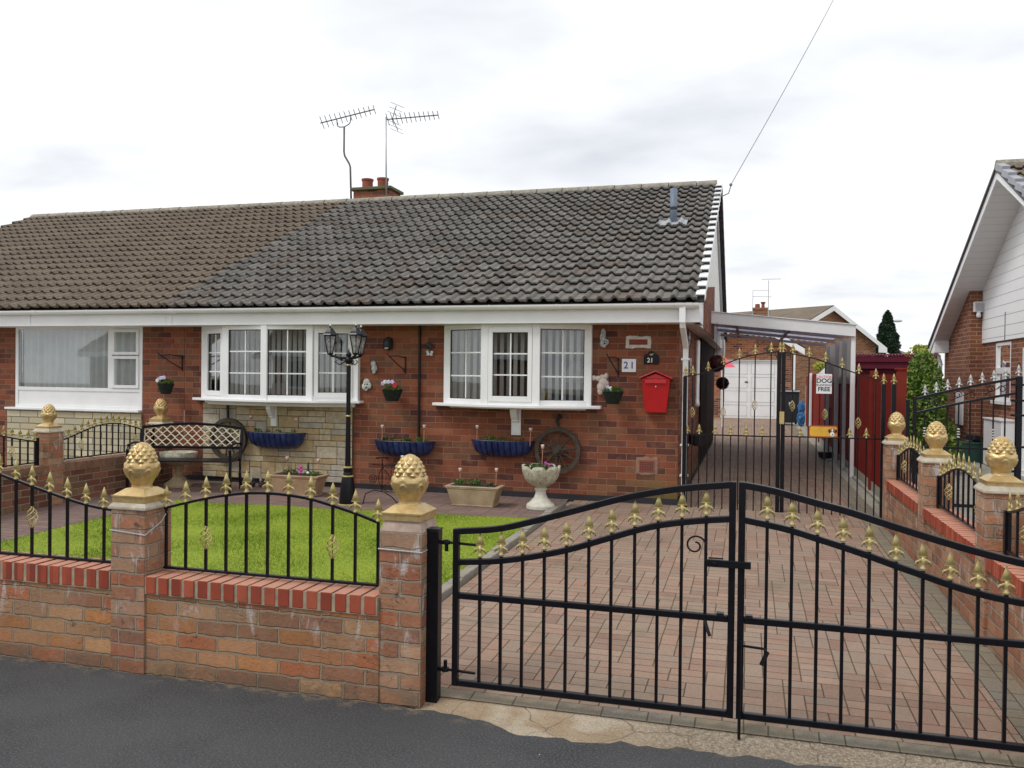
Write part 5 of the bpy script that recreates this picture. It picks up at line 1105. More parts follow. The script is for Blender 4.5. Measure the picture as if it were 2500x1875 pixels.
# bench
bn=thing('garden_bench','black metal garden bench with a cream lattice back, in front of the left bow window','bench',(-6.33,8.45,pz),math.atan2(.3,1.12))
Lb=1.18; hx=Lb/2
for s in(-1,1):
    m=MB(); x=s*hx; m.sqbar([(x,.17,0),(x,.13,.2),(x,.13,.38),(x,.2,.76)],.03,.03); m.sqbar([(x,-.22,0),(x,-.2,.38)],.03,.03) ; obj('leg',m,M['black'],bn,world=False,bevel=.003)
    m=MB(); m.sqbar([(x,.15,.55),(x,-.05,.57),(x,-.2,.55),(x,-.22,.5),(x,-.2,.38)],.028,.02); obj('armrest',m,M['black'],bn,world=False,bevel=.003)
m=MB()
for k in range(9):
    y=-.2+.33*k/8; m.box(-hx,hx,y-.014,y+.014,.36,.375)
obj('seat',m,M['black'],bn,world=False,bevel=.002)
m=MB(); m.sqbar([(-hx,.19,.73),(-hx*.5,.2,.765),(0,.2,.78),(hx*.5,.2,.765),(hx,.19,.73)],.03,.03); m.sqbar([(-hx,.15,.5),(hx,.15,.5)],.028,.03); obj('back_rails',m,M['black'],bn,world=False,bevel=.003)
m=MB(); n_=11; p=(Lb-.06)/n_; z0=.515; zt=lambda x:.725+.04*cos(x/hx*PI/2); 
for i in range(n_+1):
    for sg_ in(1,-1):
        pts=[]; x=-hx+.03+i*p
        for j in range(31):
            v=j/30
            tri=abs(((v*5+1)%2)-1); tri=min(max((tri-.08)/.84,0),1); xx=x+sg_*(p*.5)*(1-tri)
            zz=z0+(zt(xx)-z0)*v; pts.append((max(-hx+.02,min(hx-.02,xx)),.165+.03*v,zz))
        m.sqbar(pts,.008,.016,up=(0,1,0))
obj('lattice_back',m,M['cream_iron'] if 'cream_iron' in M else plain('cream_painted_iron',(.6,.54,.38),.5,var=.2,scale=30),bn,world=False)
# lamp post with three lanterns
lp=thing('lamp_post','black garden lamp post with three lanterns and gold bands','street lamp',(-4.12,8.2,gz(8.2))); lx,ly,lz=-4.122,8.2,gz(8.2)
m=MB(); m.lathe([(.09,.012),(.088,.06),(.08,.16),(.07,.24),(.06,.3),(.042,.315),(.05,.33),(.043,.35),(.047,.375),(.05,.385),(.033,.4),(.03,.44),(.027,.7),(.0235,1.0),(.0235,1.5)],20,(lx,ly,lz)); obj('pole',m,M['black'],lp,smooth=False)
m=MB(); 
for z,r in((.0,.102),(.3,.063),(.395,.05),(.945,.028),(1.49,.027)): m.lathe([(r*.85,z),(r,z+.004),(r,z+.012),(r*.85,z+.018)],18,(lx,ly,lz))
obj('gold_bands',m,M['gold_fin'],lp); m=MB(); m.ball((lx,ly,lz+1.55),.045,12,8); m.ball((lx,ly,lz+1.61),.03,10,8); m.tube([(lx,ly,lz+1.6),(lx,ly,lz+1.68)],[.016,.003],8)
for k in range(3):
    a=PI+k*2*PI/3+.3; dx,dy=cos(a),sin(a); m.tube([(lx,ly,lz+1.57),(lx+dx*.1,ly+dy*.1,lz+1.575),(lx+dx*.2,ly+dy*.2,lz+1.6)],.012,8); m.tube([(lx+dx*.03,ly+dy*.03,lz+1.54),(lx+dx*.1,ly+dy*.1,lz+1.5),(lx+dx*.15,ly+dy*.15,lz+1.535),(lx+dx*.12,ly+dy*.12,lz+1.55)],.006,6)
obj('lamp_arms',m,M['black'],lp,smooth=True)
for k in range(3):
    a=PI+k*2*PI/3+.3; cx,cy=lx+.2*cos(a),ly+.2*sin(a); z=lz+1.6
    m=MB(); m.lathe([(.012,0),(.036,.012),(.036,.02),(.03,.026)],6,(cx,cy,z)); 
    for j in range(6):
        b=j*PI/3; m.tube([(cx+.032*cos(b),cy+.032*sin(b),z+.02),(cx+.069*cos(b),cy+.069*sin(b),z+.21)],.0045,5)
    m.lathe([(.072,.205),(.078,.212),(.09,.216),(.082,.228),(.06,.25),(.04,.275),(.032,.29),(.012,.296),(.012,.31)],6,(cx,cy,z)); ln=obj('lantern',m,M['black'],lp)
    obj('lantern_glass',MB().lathe([(.028,.024),(.064,.205)],6,(cx,cy,z)),M['lantglass'],ln,fixn=False); m=MB(); m.ball((cx,cy,z+.32),.012,10,6); m.tube([(cx,cy,z+.325),(cx,cy,z+.345)],[.008,.002],6); obj('lantern_finial',m,M['silver_fin'],ln,smooth=True); m=MB(); m.ball((cx,cy,z+.11),.024,10,8,1,1,1.4); m.tube([(cx,cy,z+.02),(cx,cy,z+.09)],.014,8); obj('bulb',m,M['whitepetal'],ln,smooth=True)
# small things along the house
t=thing('planter_tricycle','black wire tricycle plant holder against the house wall','plant stand',(-4.05,9.1,gz(9.1))); z=gz(9.1); y=9.12
m=MB(); m.tube([(-4.14,y,z),(-4.14,y,z+.4),(-4.09,y-.01,z+.41)],.006,6); m.tube([(-4.22,y,z+.4),(-4.14,y,z+.415),(-4.06,y,z+.405)],.009,6); m.tube([(-4.27,y,z+.325),(-3.85,y,z+.315)],.005,6)
def ring(m,cx,cz,r,yy,rr=.005):
    m.tube([(cx+r*cos(2*PI*i/28),yy,cz+r*sin(2*PI*i/28)) for i in range(29)],rr,5)
ring(m,-4.02,z+.17,.165,y); ring(m,-4.255,z+.16,.045,y); ring(m,-4.255,z+.16,.02,y); ring(m,-3.8,z+.1,.09,y+.03)
for i in range(8): a=i*PI/4; m.tube([(-4.02,y,z+.17),(-4.02+.165*cos(a),y,z+.17+.165*sin(a))],.0025,4)
m.tube([(-4.02,y,z+.17),(-4.14,y,z+.3)],.005,6); obj('wire_frame',m,M['black'],t,smooth=True)
t=thing('garden_hose','thin dark hose hoop arching off the path behind the right front pillar','hose',(-3.75,8.35,gz(8.3))); obj('hose_loop',MB().tube([(-3.99,8.3,gz(8.3)),(-3.96,8.3,.2),(-3.86,8.3,.245),(-3.75,8.32,.225),(-3.66,8.33,.17),(-3.6,8.34,.105)],.006,6),M['black_matt'],t,smooth=True)
for x,lb in((-5.8,'left one of two small dark gnome-like ornaments under the blue trough'),(-5.67,'right one of two small dark gnome-like ornaments, against the terracotta trough')):
    t=thing('garden_ornament',lb,'ornament',(x,9.0,gz(9.0))); z=gz(9.)+.004; m=MB(); m.ball((x,9.0,z+.04),.04,12,8,1,1,1); m.ball((x,9.0,z+.085),.028,10,8); obj('body',m,M['orn_black'],t,smooth=True); m=MB(); m.ball((x,8.975,z+.095),.018,8,6,.8,.5,1.4); obj('face',m,M['orn_white'],t,smooth=True); m=MB(); m.ball((x,8.97,z+.035),.02,8,6,1,.5,.8); obj('front',m,M['redpetal'],t,smooth=True)
# side of the house
m=MB(); m.tube([(-.69,11.9,2.0),(-.68,11.9,1.98),(-.68,11.85,1.2),(-.66,11.6,1.12)],.03,8); t=thing('overflow_pipe','white pipe down the side wall of the bungalow behind the tall gate','pipe',(-.69,11.8,1.1)); obj('pipe',m,M['upvc'],t,smooth=True)
t=thing('wall_planter','black half-barrel wall planter low on the side wall behind the tall gate','planter',(-.66,10.9,.6)); m=MB(); m.lathe([(.05,0),(.1,.02),(.12,.14)],14,(-.62,11.0,.62)); obj('pot',m,M['bin'],t)
for (yy,z,lb) in((10.6,1.98,'white butterfly ornament at the top of the side wall'),(10.9,1.66,'white flower ornament lower on the side wall')):
    t=thing('wall_ornament',lb,'ornament',(-.71,yy,z)); m=MB(); m.ball((-.715,yy,z),.045,10,8,.4,1,1); m.ball((-.715,yy+.05,z+.05),.035,10,8,.4,1,1); m.ball((-.715,yy-.03,z-.07),.03,10,8,.4,1,1); obj('body',m,M['orn_grey'],t,smooth=True)
for (yy,z,r,lb) in((12.57,1.70,.125,'larger maroon topiary ball hanging under the carport'),(15.6,1.39,.115,'smaller, lower maroon topiary ball hanging by the house side')):
    t=thing('topiary_ball',lb,'hanging plant',(-.45,yy,z-r),0,'maroon topiary balls'); q=leafcloud(1800,(-.45,yy,z),(r,r,r),.011,fn=lambda c,cc=(-.45,yy,z),r=r:np.array(cc)+(c-np.array(cc))/np.maximum(np.linalg.norm((c-np.array(cc)),axis=1),1e-6)[:,None]*r*rng.uniform(.85,1,len(c))[:,None]); bl=obj('foliage_ball',q,M['maroon_leaf'],t,fixn=False); m=MB(); m.ball((-.45,yy,z),r*.85,14,10); obj('core',m,M['maroon_leaf'],t,smooth=True); obj('chain',MB().tube([(-.45,yy,z+r*.8),(-.45,yy,2.3)],.003,4),M['chain'],t)
# ================================================================ carport
cp=thing('carport','lean-to carport with a white front beam and translucent roof sheets beside the bungalow','carport',(.4,15,0))
def cz(x,o=0): return 2.40+(x+.7)*(-.105)+o
m=MB(); m.prism([(-.7,2.315),(1.46,2.1),(1.46,2.262),(-.7,2.486)],'y',12.86,12.9); obj('front_beam',m,M['upvc'],cp,bevel=.003); obj('beam_trim',MB().prism([(-.71,2.487),(1.48,2.263),(1.48,2.275),(-.71,2.499)],'y',12.84,12.95),M['upvc'],cp)
m=MB(); n_=120; vs=[]
for y in(12.95,17.6):
    for i in range(n_+1): x=-.7+2.16*i/n_; vs.append((x,y,cz(x,.03)+.008*sin(i*1.05)))
m.add(vs,[(i,i+1,n_+2+i,n_+1+i) for i in range(n_)]); obj('roof_sheet',m,M['sheet'],cp,fixn=False,smooth=True)
for y in(14.2,15.7,17.55): obj('purlin',MB().prism([(-.7,cz(-.7,-.05)),(1.44,cz(1.44,-.05)),(1.44,cz(1.44,0)),(-.7,cz(-.7,0))],'y',y,y+.05),M['sheetframe'],cp)
for x in(-.2,.6): obj('rafter',MB().prism([(12.92,cz(x,-.03)),(17.6,cz(x,-.03)),(17.6,cz(x,.01)),(12.92,cz(x,.01))],'x',x-.02,x+.02),M['sheetframe'],cp)
for y in(12.93,14.05,15.2,16.9): obj('post',B(1.405,1.465,y-.03,y+.03,gz(y)-.02,cz(1.44,-.05)),M['upvc'] if y<13 else M['grey_metal'],cp,bevel=.003)
m=MB(); ys=np.linspace(13,17.5,140); m.add([(1.475+.012*sin(i*.9),y,1.42) for i,y in enumerate(ys)]+[(1.475+.012*sin(i*.9),y,2.12) for i,y in enumerate(ys)],[(i,i+1,141+i,140+i) for i in range(139)]); obj('side_sheet',m,M['panel_grey'],cp,fixn=False,smooth=True)
# ================================================================ fence on the right, outbuilding, hedge
fn=thing('fence','red-stained board fence along the drive behind the carport posts','fence',(1.52,16,0))
m=MB(); y=9.5
while y<24: m.box(1.5,1.525,y,y+.112,gz(y)+.05,1.55+rng.uniform(-.008,.008)); y+=.12
obj('boards',m,M['fence_red'],fn)
for y in(9.43,11.4,13.4,15.4,17.4,19.4,21.4): obj('fence_post',B(1.47,1.56,y-.045,y+.045,gz(y),1.6),M['fence_post'],fn,bevel=.004)
obj('post_cap',B(1.455,1.575,9.37,9.49,1.6,1.615),M['fence_post'],fn); obj('base_board',B(1.495,1.5,9.5,24,gz(12),.22),M['concrete'],fn); obj('white_end_post',B(1.42,1.48,21.5,21.58,gz(20),1.62),M['upvc'],fn,bevel=.01)
sh=thing('outbuilding','maroon corrugated metal outbuilding behind the red fence','shed',(2.4,16.5,0))
obj('metal_wall',B(1.7,3.05,16.05,19,0,1.86),M['maroon_c'],sh); obj('eaves_band',B(1.66,3.1,15.97,16.05,1.68,1.80),M['maroon'],sh,bevel=.004)
m=MB(); n_=130; vs=[]
for (y,z) in((15.93,1.905),(15.93,1.93),(19,2.0)):
    for i in range(n_+1): x=1.62+1.5*i/n_; vs.append((x,y,z+.014*sin(i*1.45)))
m.add(vs,[(r*(n_+1)+i,r*(n_+1)+i+1,(r+1)*(n_+1)+i+1,(r+1)*(n_+1)+i) for r in range(2) for i in range(n_)]); m.box(1.62,3.12,15.94,15.97,1.8,1.9); obj('corrugated_roof',m,M['maroon'],sh,fixn=False)
t=thing('hedge','bright green leafy shrub in front of the right-hand neighbour\'s wall','shrub',(2.55,13.8,.1))
def hf(c): 
    c=c.copy(); z=c[:,2]; return c
q=leafcloud(6500,(2.52,13.8,1.0),(.33,.5,.95),.035); obj('foliage',q,M['ivy'],t,fixn=False); q=leafcloud(2200,(2.62,13.8,.55),(.42,.5,.55),.035); obj('lower_foliage',q,M['ivy'],t,fixn=False); obj('stem',MB().tube([(2.52,13.8,0),(2.5,13.8,1.2)],[.05,.02],8),M['wood_stem'],t)
# neighbour's gate
ng=thing('drive_gate',"neighbour's black gate leaf with silver spears, scrolls and a rising top rail",'gate',(2.0,9.0,0)); y=9.0
tz=lambda x:1.305+(x-1.56)*.24+.012*sin((x-1.56)*3.5); 
m=MB(); xs=np.linspace(1.57,2.45,16); m.sqbar([(x,y,tz(x)) for x in xs],.026,.024); m.sqbar([(x,y,tz(x)-.14) for x in xs],.024,.022); m.box(1.57,2.45,y-.01,y+.01,.83,.85); m.box(1.57,2.45,y-.012,y+.012,.27,.3); m.box(1.555,1.585,y-.015,y+.015,.25,1.33); obj('gate_frame',m,M['black'],ng)
for i,x in enumerate(np.linspace(1.66,2.36,8)):
    b=obj('bar',B(x-.006,x+.006,y-.006,y+.006,.28,tz(x)-.14),M['black'],ng); shared('spear_finial',FINS,ng,(x-2.0,0,tz(x)+.012))
    if i in(0,3,6):
        m=MB()
        for k in range(4): m.lathe([(.008,0),(.017,.006),(.008,.014)],10,(x,y,.94+k*.026))
        obj('collars',m,M['silver_fin'],b,smooth=True)
m=MB()
for x0,x1 in((1.62,1.82),(1.9,2.12),(2.18,2.38)):
    zc=tz((x0+x1)/2)-.07; m.tube([(x0,y,zc-.05),(x1,y,zc+.05)],.004,5)
    for sx,cx in((1,x0+.05),(-1,x1-.05)):
        pts=[]
        for i in range(20): u=i/19; a=u*PI*2.4+(0 if sx>0 else PI); r=.038*(1-.7*u); pts.append((cx+r*cos(a),y,zc+r*sin(a)*sx))
        m.tube(pts,.004,5)
obj('scrolls',m,M['black'],ng,smooth=True)
t=thing('gate_post',"neighbour's thick black gate post carrying the silver-speared gate, at the right edge",'post',(2.47,9.0,0)); obj('post_tube',B(2.45,2.5,8.975,9.025,0,1.54),M['black'],t,bevel=.003); m=MB()
for z in(1.45,1.3,1.16,.86): m.box(2.4,2.56,8.96,8.985,z,z+.02)
obj('hinge_straps',m,M['black'],t); shared('spear_finial',FINS,t,(0,0,1.545))
t=thing('gate_post',"neighbour's slimmer black post at the far side of the green shrub",'post',(1.51,9.0,0)); obj('post_tube',B(1.49,1.525,8.985,9.02,0,1.3),M['black'],t,bevel=.002)
t=thing('recycling_box','dark green plastic recycling box on the neighbour\'s drive','crate',(3.72,15.9,.1)); m=MB(); m.frustum((3.7,15.9),.42,.3,.5,.36,.1,.42); bx_=obj('box',m,M['green_plastic'],t,bevel=.01); obj('rim',B(3.44,3.96,15.71,16.09,.42,.45),M['green_plastic'],t,bevel=.006); obj('contents',MB().cbox((3.78,15.95,.5),(.3,.25,.1),rz=.3,ry=.2),M['bin'],t,bevel=.02)
tag(obj('neighbour_drive',sheet_y(1.44,3.74,3.3,18,.002),M['concrete'],fixn=False,world=False),kind='structure')
# ================================================================ garage and things at the far end
gr_=thing('garage','detached garage with a brick gable and white up-and-over door at the end of the drive','garage',(.15,29.2,.1))
m=MB(); wall_holes(m,-1.45,1.35,.05,2.5,29.3,[(-.9,.94,.05,2.09)],.15); m.prism([(-1.45,2.5),(1.35,2.5),(-.05,3.35)],'y',29.3,29.4); obj('wall',m,M['brick_garage'],gr_,fixn=False)
d=obj('garage_door',B(-.88,.92,29.38,29.42,.12,2.07),M['upvc'],gr_); m=MB()
for i in range(2):
    for j in range(4):
        x0=-.88+.08+i*.88; z0=.2+j*.47; 
        for a in((x0,x0+.76,z0,z0+.012),(x0,x0+.76,z0+.37,z0+.382),(x0,x0+.012,z0,z0+.38),(x0+.748,x0+.76,z0,z0+.38)): m.box(a[0],a[1],29.372,29.38,a[2],a[3])
obj('door_panels',m,M['doorline'],d); obj('door_handle',B(-.12,-.02,29.36,29.38,1.33,1.37),M['bin'],d); m=MB(); m.box(-.9,-.88,29.3,29.42,.05,2.09); m.box(.92,.94,29.3,29.42,.05,2.09); m.box(-.9,.94,29.3,29.42,2.072,2.095); obj('door_frame',m,M['upvc'],gr_)
m=MB(); m.prism([(-.05,3.35),(1.75,2.26),(1.75,2.46),(-.05,3.57)],'y',28.95,29.28); m.prism([(-.05,3.35),(-1.75,2.26),(-1.75,2.46),(-.05,3.57)],'y',28.95,29.28); obj('bargeboard',m,M['upvc'],gr_); m=MB(); m.prism([(-.05,3.58),(1.8,2.48),(1.8,2.5),(-.05,3.62),(-1.8,2.5),(-1.8,2.48)],'y',28.95,35); obj('roof',m,M['tile_brown'],gr_)
obj('side_wall',B(1.1,1.36,29.4,35,0,2.4),M['brick_garage'],gr_); obj('downpipe',B(1.38,1.46,28.9,28.98,.3,2.3),M['upvc'],gr_)
m=MB()
for (x,z) in((-.85,2.75),(.35,2.72),(.95,2.3),(.65,2.45)): m=MB(); ring(m,x,z,.1,29.25,.015); obj('horseshoe',m,M['iron'],gr_)
t=thing('wheelie_bin','black wheelie bin beside the garage at the end of the drive','bin',(1.17,26.0,.12)); m=MB(); m.frustum((1.17,26),.42,.5,.52,.62,.2,1.08); obj('bin_body',m,M['bin'],t,bevel=.02); m=MB(); m.box(.87,1.47,25.66,26.36,1.082,1.15); obj('lid',m,M['bin'],t,bevel=.03); obj('lid_rim_strip',B(.9,1.44,25.64,25.665,1.1,1.14),M['grey_metal'],t)  # pale grey strip along the front edge of the lid
for x in(.98,1.36): obj('wheel',MB().tube([(x-.03,26.2,.23),(x+.03,26.2,.23)],.1,14),M['bin'],t)
obj('label',B(1.14,1.17,25.7,25.715,.7,.8),M['sign_white'],t)
t=thing('rubbish_bag','crumpled blue plastic bag beside the black wheelie bin','bag',(1.46,25.4,.12)); m=MB(); m.ball((1.46,25.4,.35),.17,14,10,.7,.7,1.35); m.ball((1.47,25.4,.66),.1,12,8,1,.8,1.9)
m.v=[(a+rng.normal()*.012,b+rng.normal()*.012,c+rng.normal()*.012) for a,b,c in m.v]; obj('bag',m,M['bluebag'],t)
t=thing('parasol','folded-down pink parasol glimpsed behind the larger topiary ball','parasol',(-.5,21,.1)); m=MB(); m.lathe([(.33,1.78),(.02,2.08)],8,(-.68,24,0)); obj('canopy',m,M['pink'],t); obj('pole',MB().tube([(-.68,24,.12),(-.68,24,2.05)],.02,8),M['upvc'],t)
t=thing('dustpan','black long-handled dustpan standing by the fence','tool',(1.33,15.4,.1)); obj('handle',MB().tube([(1.34,15.4,.17),(1.35,15.4,1.0)],.012,6),M['bin'],t); m=MB(); m.lathe([(.08,.01),(.12,.03),(.14,.12),(.12,.13)],14,(1.3,15.4,.115)); obj('pan',m,M['bin'],t)
# ================================================================ far houses, trees, street lamp
fh=thing('far_house','distant brick house with white bargeboards and a brown roof behind the carport','house',(3,40,0))
u=Vector((.66,.75,0)); w_=Vector((-.75,.66,0)); A=Vector((3.45,38.4,0)); hw=3.5; 
def fp(a,b,z): q=A+u*a+w_*b; return (q.x,q.y,z)
AZ,EZ2=4.62,3.05
vs=[fp(-hw,0,0),fp(hw*.62,0,0),fp(hw*.62,0,EZ2+.42),fp(0,0,AZ-.1),fp(-hw,0,EZ2),fp(-hw,12,0),fp(-hw,12,EZ2)]
m=MB(); m.add([fp(-hw,.3,0),fp(hw,.3,0),fp(hw,.3,EZ2),fp(0,.3,AZ-.08),fp(-hw,.3,EZ2)],[(0,1,2,3,4)]); m.add([fp(-hw,.3,0),fp(-hw,12,0),fp(-hw,12,EZ2),fp(-hw,.3,EZ2)],[(0,1,2,3)]); obj('wall',m,M['brick_far'],fh,fixn=False)
m=MB()
for s in(1,-1): m.add([fp(0,0,AZ+.02),fp(s*(hw+.35),0,EZ2-.12),fp(s*(hw+.35),12,EZ2-.12),fp(0,12,AZ+.02)],[(0,1,2,3)])
rf_=obj('roof',m,M['tile_brown'],fh,fixn=False)
m=MB()
for s in(1,-1):
    m.add([fp(0,-.04,AZ+.0),fp(s*(hw+.35),-.04,EZ2-.14),fp(s*(hw+.35),-.04,EZ2-.36),fp(s*(hw-.3),-.04,EZ2-.36),fp(s*(hw-.3),-.04,EZ2-.06),fp(0,-.04,AZ-.22)],[(0,1,2,3,4,5)])
obj('bargeboard',m,M['upvc'],fh,fixn=False)
q0=A+u*hw*.97; obj('downpipe',MB().tube([fp(hw+.3,-.1,EZ2-.4),fp(hw-.05,-.1,EZ2-.8),fp(hw-.05,-.1,0)],.06,8),M['upvc'],fh)
bc=thing('chimney_stack','distant brick chimney on the brown roof with two pots, beside a tall thin aerial','chimney',(.43,36,3)); m=B(.13,.71,35.8,36.3,3,4.28); m.box(.1,.74,35.77,36.33,4.28,4.36); obj('stack',m,M['brick_far'],bc); m=MB(); m.lathe([(.1,4.36),(.09,4.52)],10,(.31,36,0)); m.lathe([(.07,4.36),(.06,4.5),(.11,4.6)],10,(.53,36,0)); obj('chimney_pot',m,M['pot'],bc); 
ta=thing('tv_aerial','far-off thin TV aerial with a rectangular loop, above the distant chimney','aerial',(.6,35.7,3)); m=MB(); m.tube([(.73,35.7,3.3),(.73,35.7,5.45)],.018,5); m.tube([(.12,35.7,3.9),(.12,35.7,5.05)],.014,5); m.tube([(.12,35.7,5.05),(.73,35.7,5.04)],.01,4); m.tube([(.12,35.7,4.8),(.86,35.7,4.78)],.012,4); m.tube([(.45,35.7,5.5),(1.2,35.7,5.5)],.012,4); obj('mast',m,M['aerial_l'],ta)
t=thing('conifer','dark conical conifer behind the far houses','tree',(6.6,45,0)); 
def cone(c,base=(6.56,45.),z0=.6,z1=4.85,R=.9):
    z=rng.uniform(0,1,len(c))**1.0; a=rng.uniform(0,2*PI,len(c)); env=R*np.minimum((1-z)**.62*1.05,1)*(1+.16*np.sin(a*5+z*22)+.1*np.sin(z*55)); r=env*rng.uniform(.55,1,len(c))**.5
    return np.stack([base[0]+r*np.cos(a),base[1]+r*np.sin(a),z0+z*(z1-z0)],1)
q=leafcloud(14000,(0,0,0),(1,1,1),.085,fn=cone,flat=.35); obj('crown',q,M['conifer'],t,fixn=False); m=MB(); m.lathe([(.5,.8),(.5,2),(.3,3.4),(.03,4.3)],10,(6.56,45,0)); obj('inner_crown',m,M['conifer'],t); obj('trunk',MB().tube([(6.56,45,0),(6.56,45,2)],[.15,.1],8),M['wood_stem'],t)
def smallhouse(name,lb,x0,x1,y,zr,ze,hip=1.2):
    t=thing(name,lb,'house',((x0+x1)/2,y,0)); m=MB(); m.add([(x0,y,ze),(x1,y,ze),(x1-hip,y+4,zr),(x0+hip*.2,y+4,zr)],[(0,1,2,3)]); obj('roof',m,M['tile_brown'],t,fixn=False); obj('fascia',B(x0,x1,y-.1,y,ze-.25,ze),M['upvc'],t); obj('wall',B(x0+.2,x1-.2,y+.2,y+4,0,ze-.02),M['brick_far'],t)
smallhouse('far_house','distant low roof just right of the dark conifer',7.5,10.7,60,4.15,2.95,2.2)
t=thing('shrub','small yellow-green shrub top beside the distant roofs','shrub',(4.0,22,.5)); obj('foliage',leafcloud(900,(3.98,22.0,1.9),(.42,.35,.45),.06),M['yellowleaf'],t,fixn=False)
t=thing('shrub','yellow-green bush glimpsed beyond the drive behind the carport','shrub',(1.7,25,.5)); obj('foliage',leafcloud(500,(1.98,26,1.85),(.16,.15,.12),.05),M['yellowleaf'],t,fixn=False)
t=thing('greenhouse','small grey felt roof with a white edge beyond the red fence','shed',(2.1,23,0)); m=MB(); m.prism([(1.55,1.3),(2.2,1.95),(3.2,1.95),(3.2,0),(1.55,0)],'y',22.5,25); obj('shed_body',m,M['grey_metal'],t); obj('white_edge',MB().prism([(1.5,1.28),(2.2,1.98),(2.2,1.93),(1.53,1.25)],'y',22.42,22.5),M['upvc'],t)
t=thing('street_lamp','distant grey street lamp head sticking out past the conifer','street lamp',(7.6,55,0)); m=MB(); m.tube([(7.6,55,0),(7.6,55,4.75),(7.9,55,4.95),(8.3,55,5.0)],.06,8); obj('column',m,M['grey_metal'],t); m=MB(); m.ball((8.55,55,5.0),.17,12,8,1.8,.8,.5); obj('lamp_head',m,M['grey_metal'],t,smooth=True)
t=thing('satellite_dish','small pale satellite dish on a chimney beside the right-hand soffit','satellite dish',(5.3,24.5,2.6)); m=MB(); m.lathe([(.01,0),(.2,.05),(.32,.12)],16,(5.1,24.6,2.6)); obj('dish',m,M['aerial_l'],t,smooth=True); obj('bracket',B(5.1,5.5,24.6,25.1,0,2.9),M['brick_far'],t)
# ================================================================ aerials and wire
def yagi(m,p0,p1,n,el,r=.008,tilt=.0,vert=False):
    a=Vector(p0); b=Vector(p1); m.tube([a,b],r*1.2,6); d=(b-a).normalized(); s=d.cross(Vector((0,0,1))).normalized()
    for i in range(n):
        c=a+(b-a)*(.03+.97*i/(n-1)); L=el*(1-.35*i/n); v=(s*.75+Vector((0,0,1))*.55) ; m.tube([c-v*L,c+v*L],r*.75,4)
ay=14.55
t=thing('tv_aerial','left-hand TV aerial on a kinked dark pole above the ridge','aerial',(-7.3,ay,4.6),0,None); m=MB(); m.tube([(-7.29,ay,4.6),(-7.32,ay,5.4),(-7.345,ay,5.47),(-7.44,ay,5.62),(-7.455,ay,5.7),(-7.455,ay,6.17)],.019,8); obj('mast',m,M['aerial'],t,smooth=True)
m=MB(); m.tube([(-7.61,ay,6.31),(-7.6,ay,6.2),(-7.55,ay,6.17),(-7.455,ay,6.17),(-7.36,ay,6.21),(-7.33,ay,6.25),(-7.32,ay,6.37)],.011,6); obj('cradle',m,M['aerial'],t); m=MB(); yagi(m,(-7.93,ay-.05,6.26),(-6.86,ay+.05,6.47),12,.15,.01); obj('yagi_array',m,M['aerial'],t)
t=thing('tv_aerial','right-hand TV aerial on a straight pale pole by the chimney','aerial',(-6.46,ay,4.6),0,None); obj('mast',MB().tube([(-6.44,ay-.3,4.75),(-6.46,ay-.3,6.2)],.014,8),M['aerial_l'],t,smooth=True)
ay-=.3; m=MB(); yagi(m,(-6.46,ay,6.15),(-5.48,ay+.1,6.19),12,.14,.009); m.tube([(-6.33,ay,6.16),(-6.25,ay-.02,6.38)],.008,5); m.tube([(-6.33,ay,6.16),(-6.22,ay,5.93)],.008,5)
for k in range(3):
    for s in(1,-1):
        c=Vector((-6.33+.03*(k+1)*1.,ay,6.16+s*.08*(k+1))); m.tube([c+Vector((-.13,0,.06)),c+Vector((.13,0,-.06))],.004,4)
obj('yagi_array',m,M['aerial'],t)
t=thing('phone_cable','thin overhead cable running up from a hook on the gable','cable',(-.45,13,4.2)); Hk=Vector((-.3,13.2,4.42)); Q=Vector((1.24,16.0,8.24)); m=MB(); pts=[Hk+(Q-Hk)*(k/10) for k in range(26)]; m.tube([p+Vector((0,0,-.25*sin(PI*k/25))) for k,p in enumerate(pts)],.006,5); obj('cable',m,M['wire'],t)
m=MB(); m.tube([(-.55,13.0,4.24),(-.42,13.05,4.22),(-.33,13.15,4.28),(-.3,13.2,4.4)],.009,6); m.ball((-.3,13.2,4.42),.025,8,6); obj('hook',m,M['wire'],t)
# ================================================================ house across the road (seen in the window glass)
for a_,b_,lb in((-11.5,-4.5,'brick bungalow across the road, seen only mirrored in the right bow window'),(-27,-15,'wider brick bungalow across the road, mirrored in the left-hand windows')):
    oh=thing('far_bungalow',lb,'house',((a_+b_)/2,-11,0)); c_=(a_+b_)/2
    obj('wall',B(a_,b_,-19,-11,0,2.2),M['brick_far'],oh); m=MB(); m.prism([(-10.6,2.25),(-15,4.7),(-19.4,2.25)],'x',a_-.3,b_+.3); obj('roof',m,M['tile_brown'],oh); obj('fascia',B(a_-.3,b_+.3,-10.65,-10.6,2.05,2.28),M['upvc'],oh)
    for x in(c_-2,c_+1.6): w_=obj('window',B(x-1,x+1,-11,-10.96,.9,2.0),M['upvc'],oh); obj('pane',B(x-.92,x-.04,-10.96,-10.95,.98,1.92),M['frame_dark'],w_); obj('pane',B(x+.04,x+.92,-10.96,-10.95,.98,1.92),M['frame_dark'],w_)
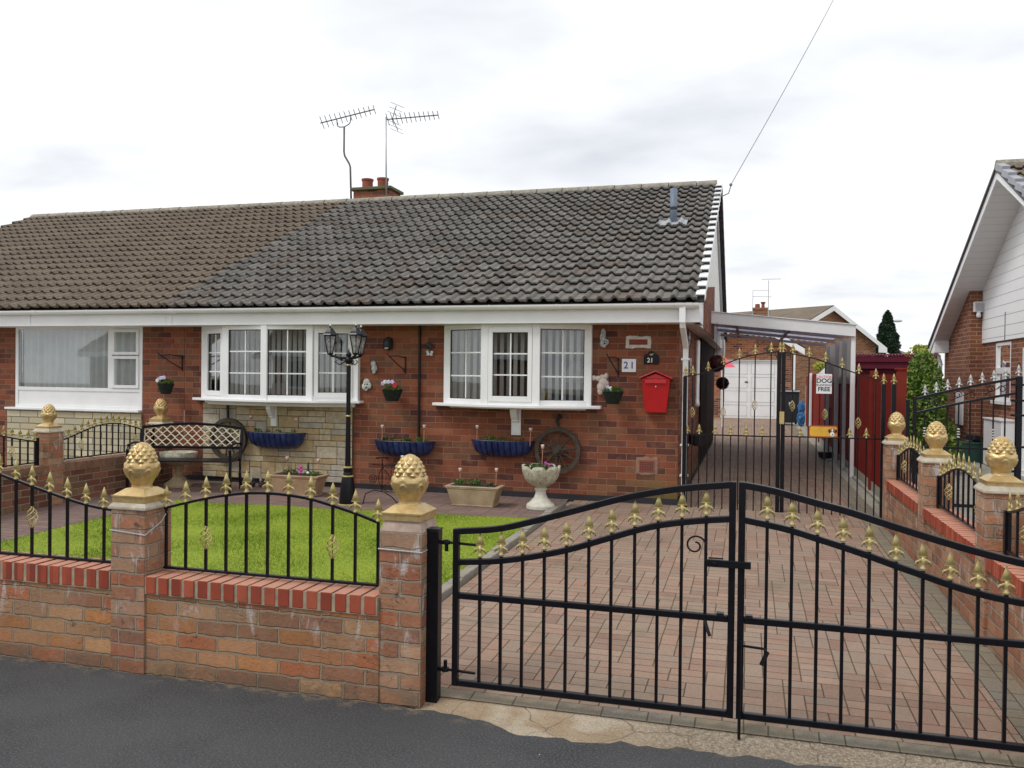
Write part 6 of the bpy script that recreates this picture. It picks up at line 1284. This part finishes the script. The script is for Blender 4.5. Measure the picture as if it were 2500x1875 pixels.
# ================================================================ camera, light, sky
cam=bpy.data.cameras.new('camera'); co=bpy.data.objects.new('camera',cam); C.objects.link(co); cam.sensor_width=36; cam.lens=2054.4/2500*36; cam.clip_end=1000; cam.clip_start=.05
yaw,pit,rol=.27397,-.0109,.011445
fwd=Vector((-sin(yaw),cos(yaw),0)); rt=Vector((cos(yaw),sin(yaw),0)); dn=Vector((0,0,-1)); f2=fwd*cos(pit)-dn*sin(pit); d2=dn*cos(pit)+fwd*sin(pit); r3=rt*cos(rol)-d2*sin(rol); d3=d2*cos(rol)+rt*sin(rol)
co.matrix_world=Matrix(((r3.x,-d3.x,-f2.x,0),(r3.y,-d3.y,-f2.y,0),(r3.z,-d3.z,-f2.z,1.5),(0,0,0,1))); S.camera=co
SE,SR=math.radians(52),math.radians(226)   # sun elevation; azimuth clockwise from +Y
sd=Vector((sin(SR)*cos(SE),cos(SR)*cos(SE),sin(SE)))
su=bpy.data.lights.new('sun','SUN'); su.energy=SUNE; su.angle=math.radians(14); su.color=(1,.975,.95); so=bpy.data.objects.new('sun',su); C.objects.link(so); so.rotation_euler=sd.to_track_quat('Z','Y').to_euler(); so.location=(0,0,20)
W=bpy.data.worlds.new('World'); S.world=W; W.use_nodes=True; nt=W.node_tree; nt.nodes.clear()
class WT(NT):
    def __init__(s,t): s.t=t
t=WT(nt); bg=t.node('ShaderNodeBackground'); bg.inputs[1].default_value=.1; out=t.node('ShaderNodeOutputWorld'); nt.links.new(bg.outputs[0],out.inputs[0])
sky=t.node('ShaderNodeTexSky'); sky.sky_type='NISHITA'; sky.sun_disc=False; sky.sun_elevation=SE; sky.sun_rotation=SR; sky.dust_density=2
gen=t.node('ShaderNodeTexCoord').outputs['Generated']; x,y,z=t.sep(gen)
den=t.math('ADD',t.math('MAXIMUM',z,0.),.16); px=t.math('DIVIDE',x,den); py=t.math('DIVIDE',y,den)
pv=t.comb(t.math('ADD',px,CX),t.math('MULTIPLY',t.math('ADD',py,CY),1.25),0.)
n1=t.noise(pv,.75,4,.5,.2); n2=t.noise(pv,2.2,4,.55,.2)
c=t.math('ADD',t.math('MULTIPLY',n1,.72),t.math('MULTIPLY',n2,.28)); c=t.rmap(c,.49,.67)
cloud=t.mix(c,(11.1,11.3,11.5),(7.6,7.9,8.5))
skyc=t.mix(.93,sky.outputs[0],cloud); nt.links.new(skyc,bg.inputs[0])
vs_=S.view_settings; vs_.view_transform='Standard'; vs_.look='None'; vs_.exposure=EXPO; vs_.gamma=1; vs_.use_curve_mapping=False
S.cycles.max_bounces=8; S.cycles.transparent_max_bounces=12; S.cycles.use_denoising=True
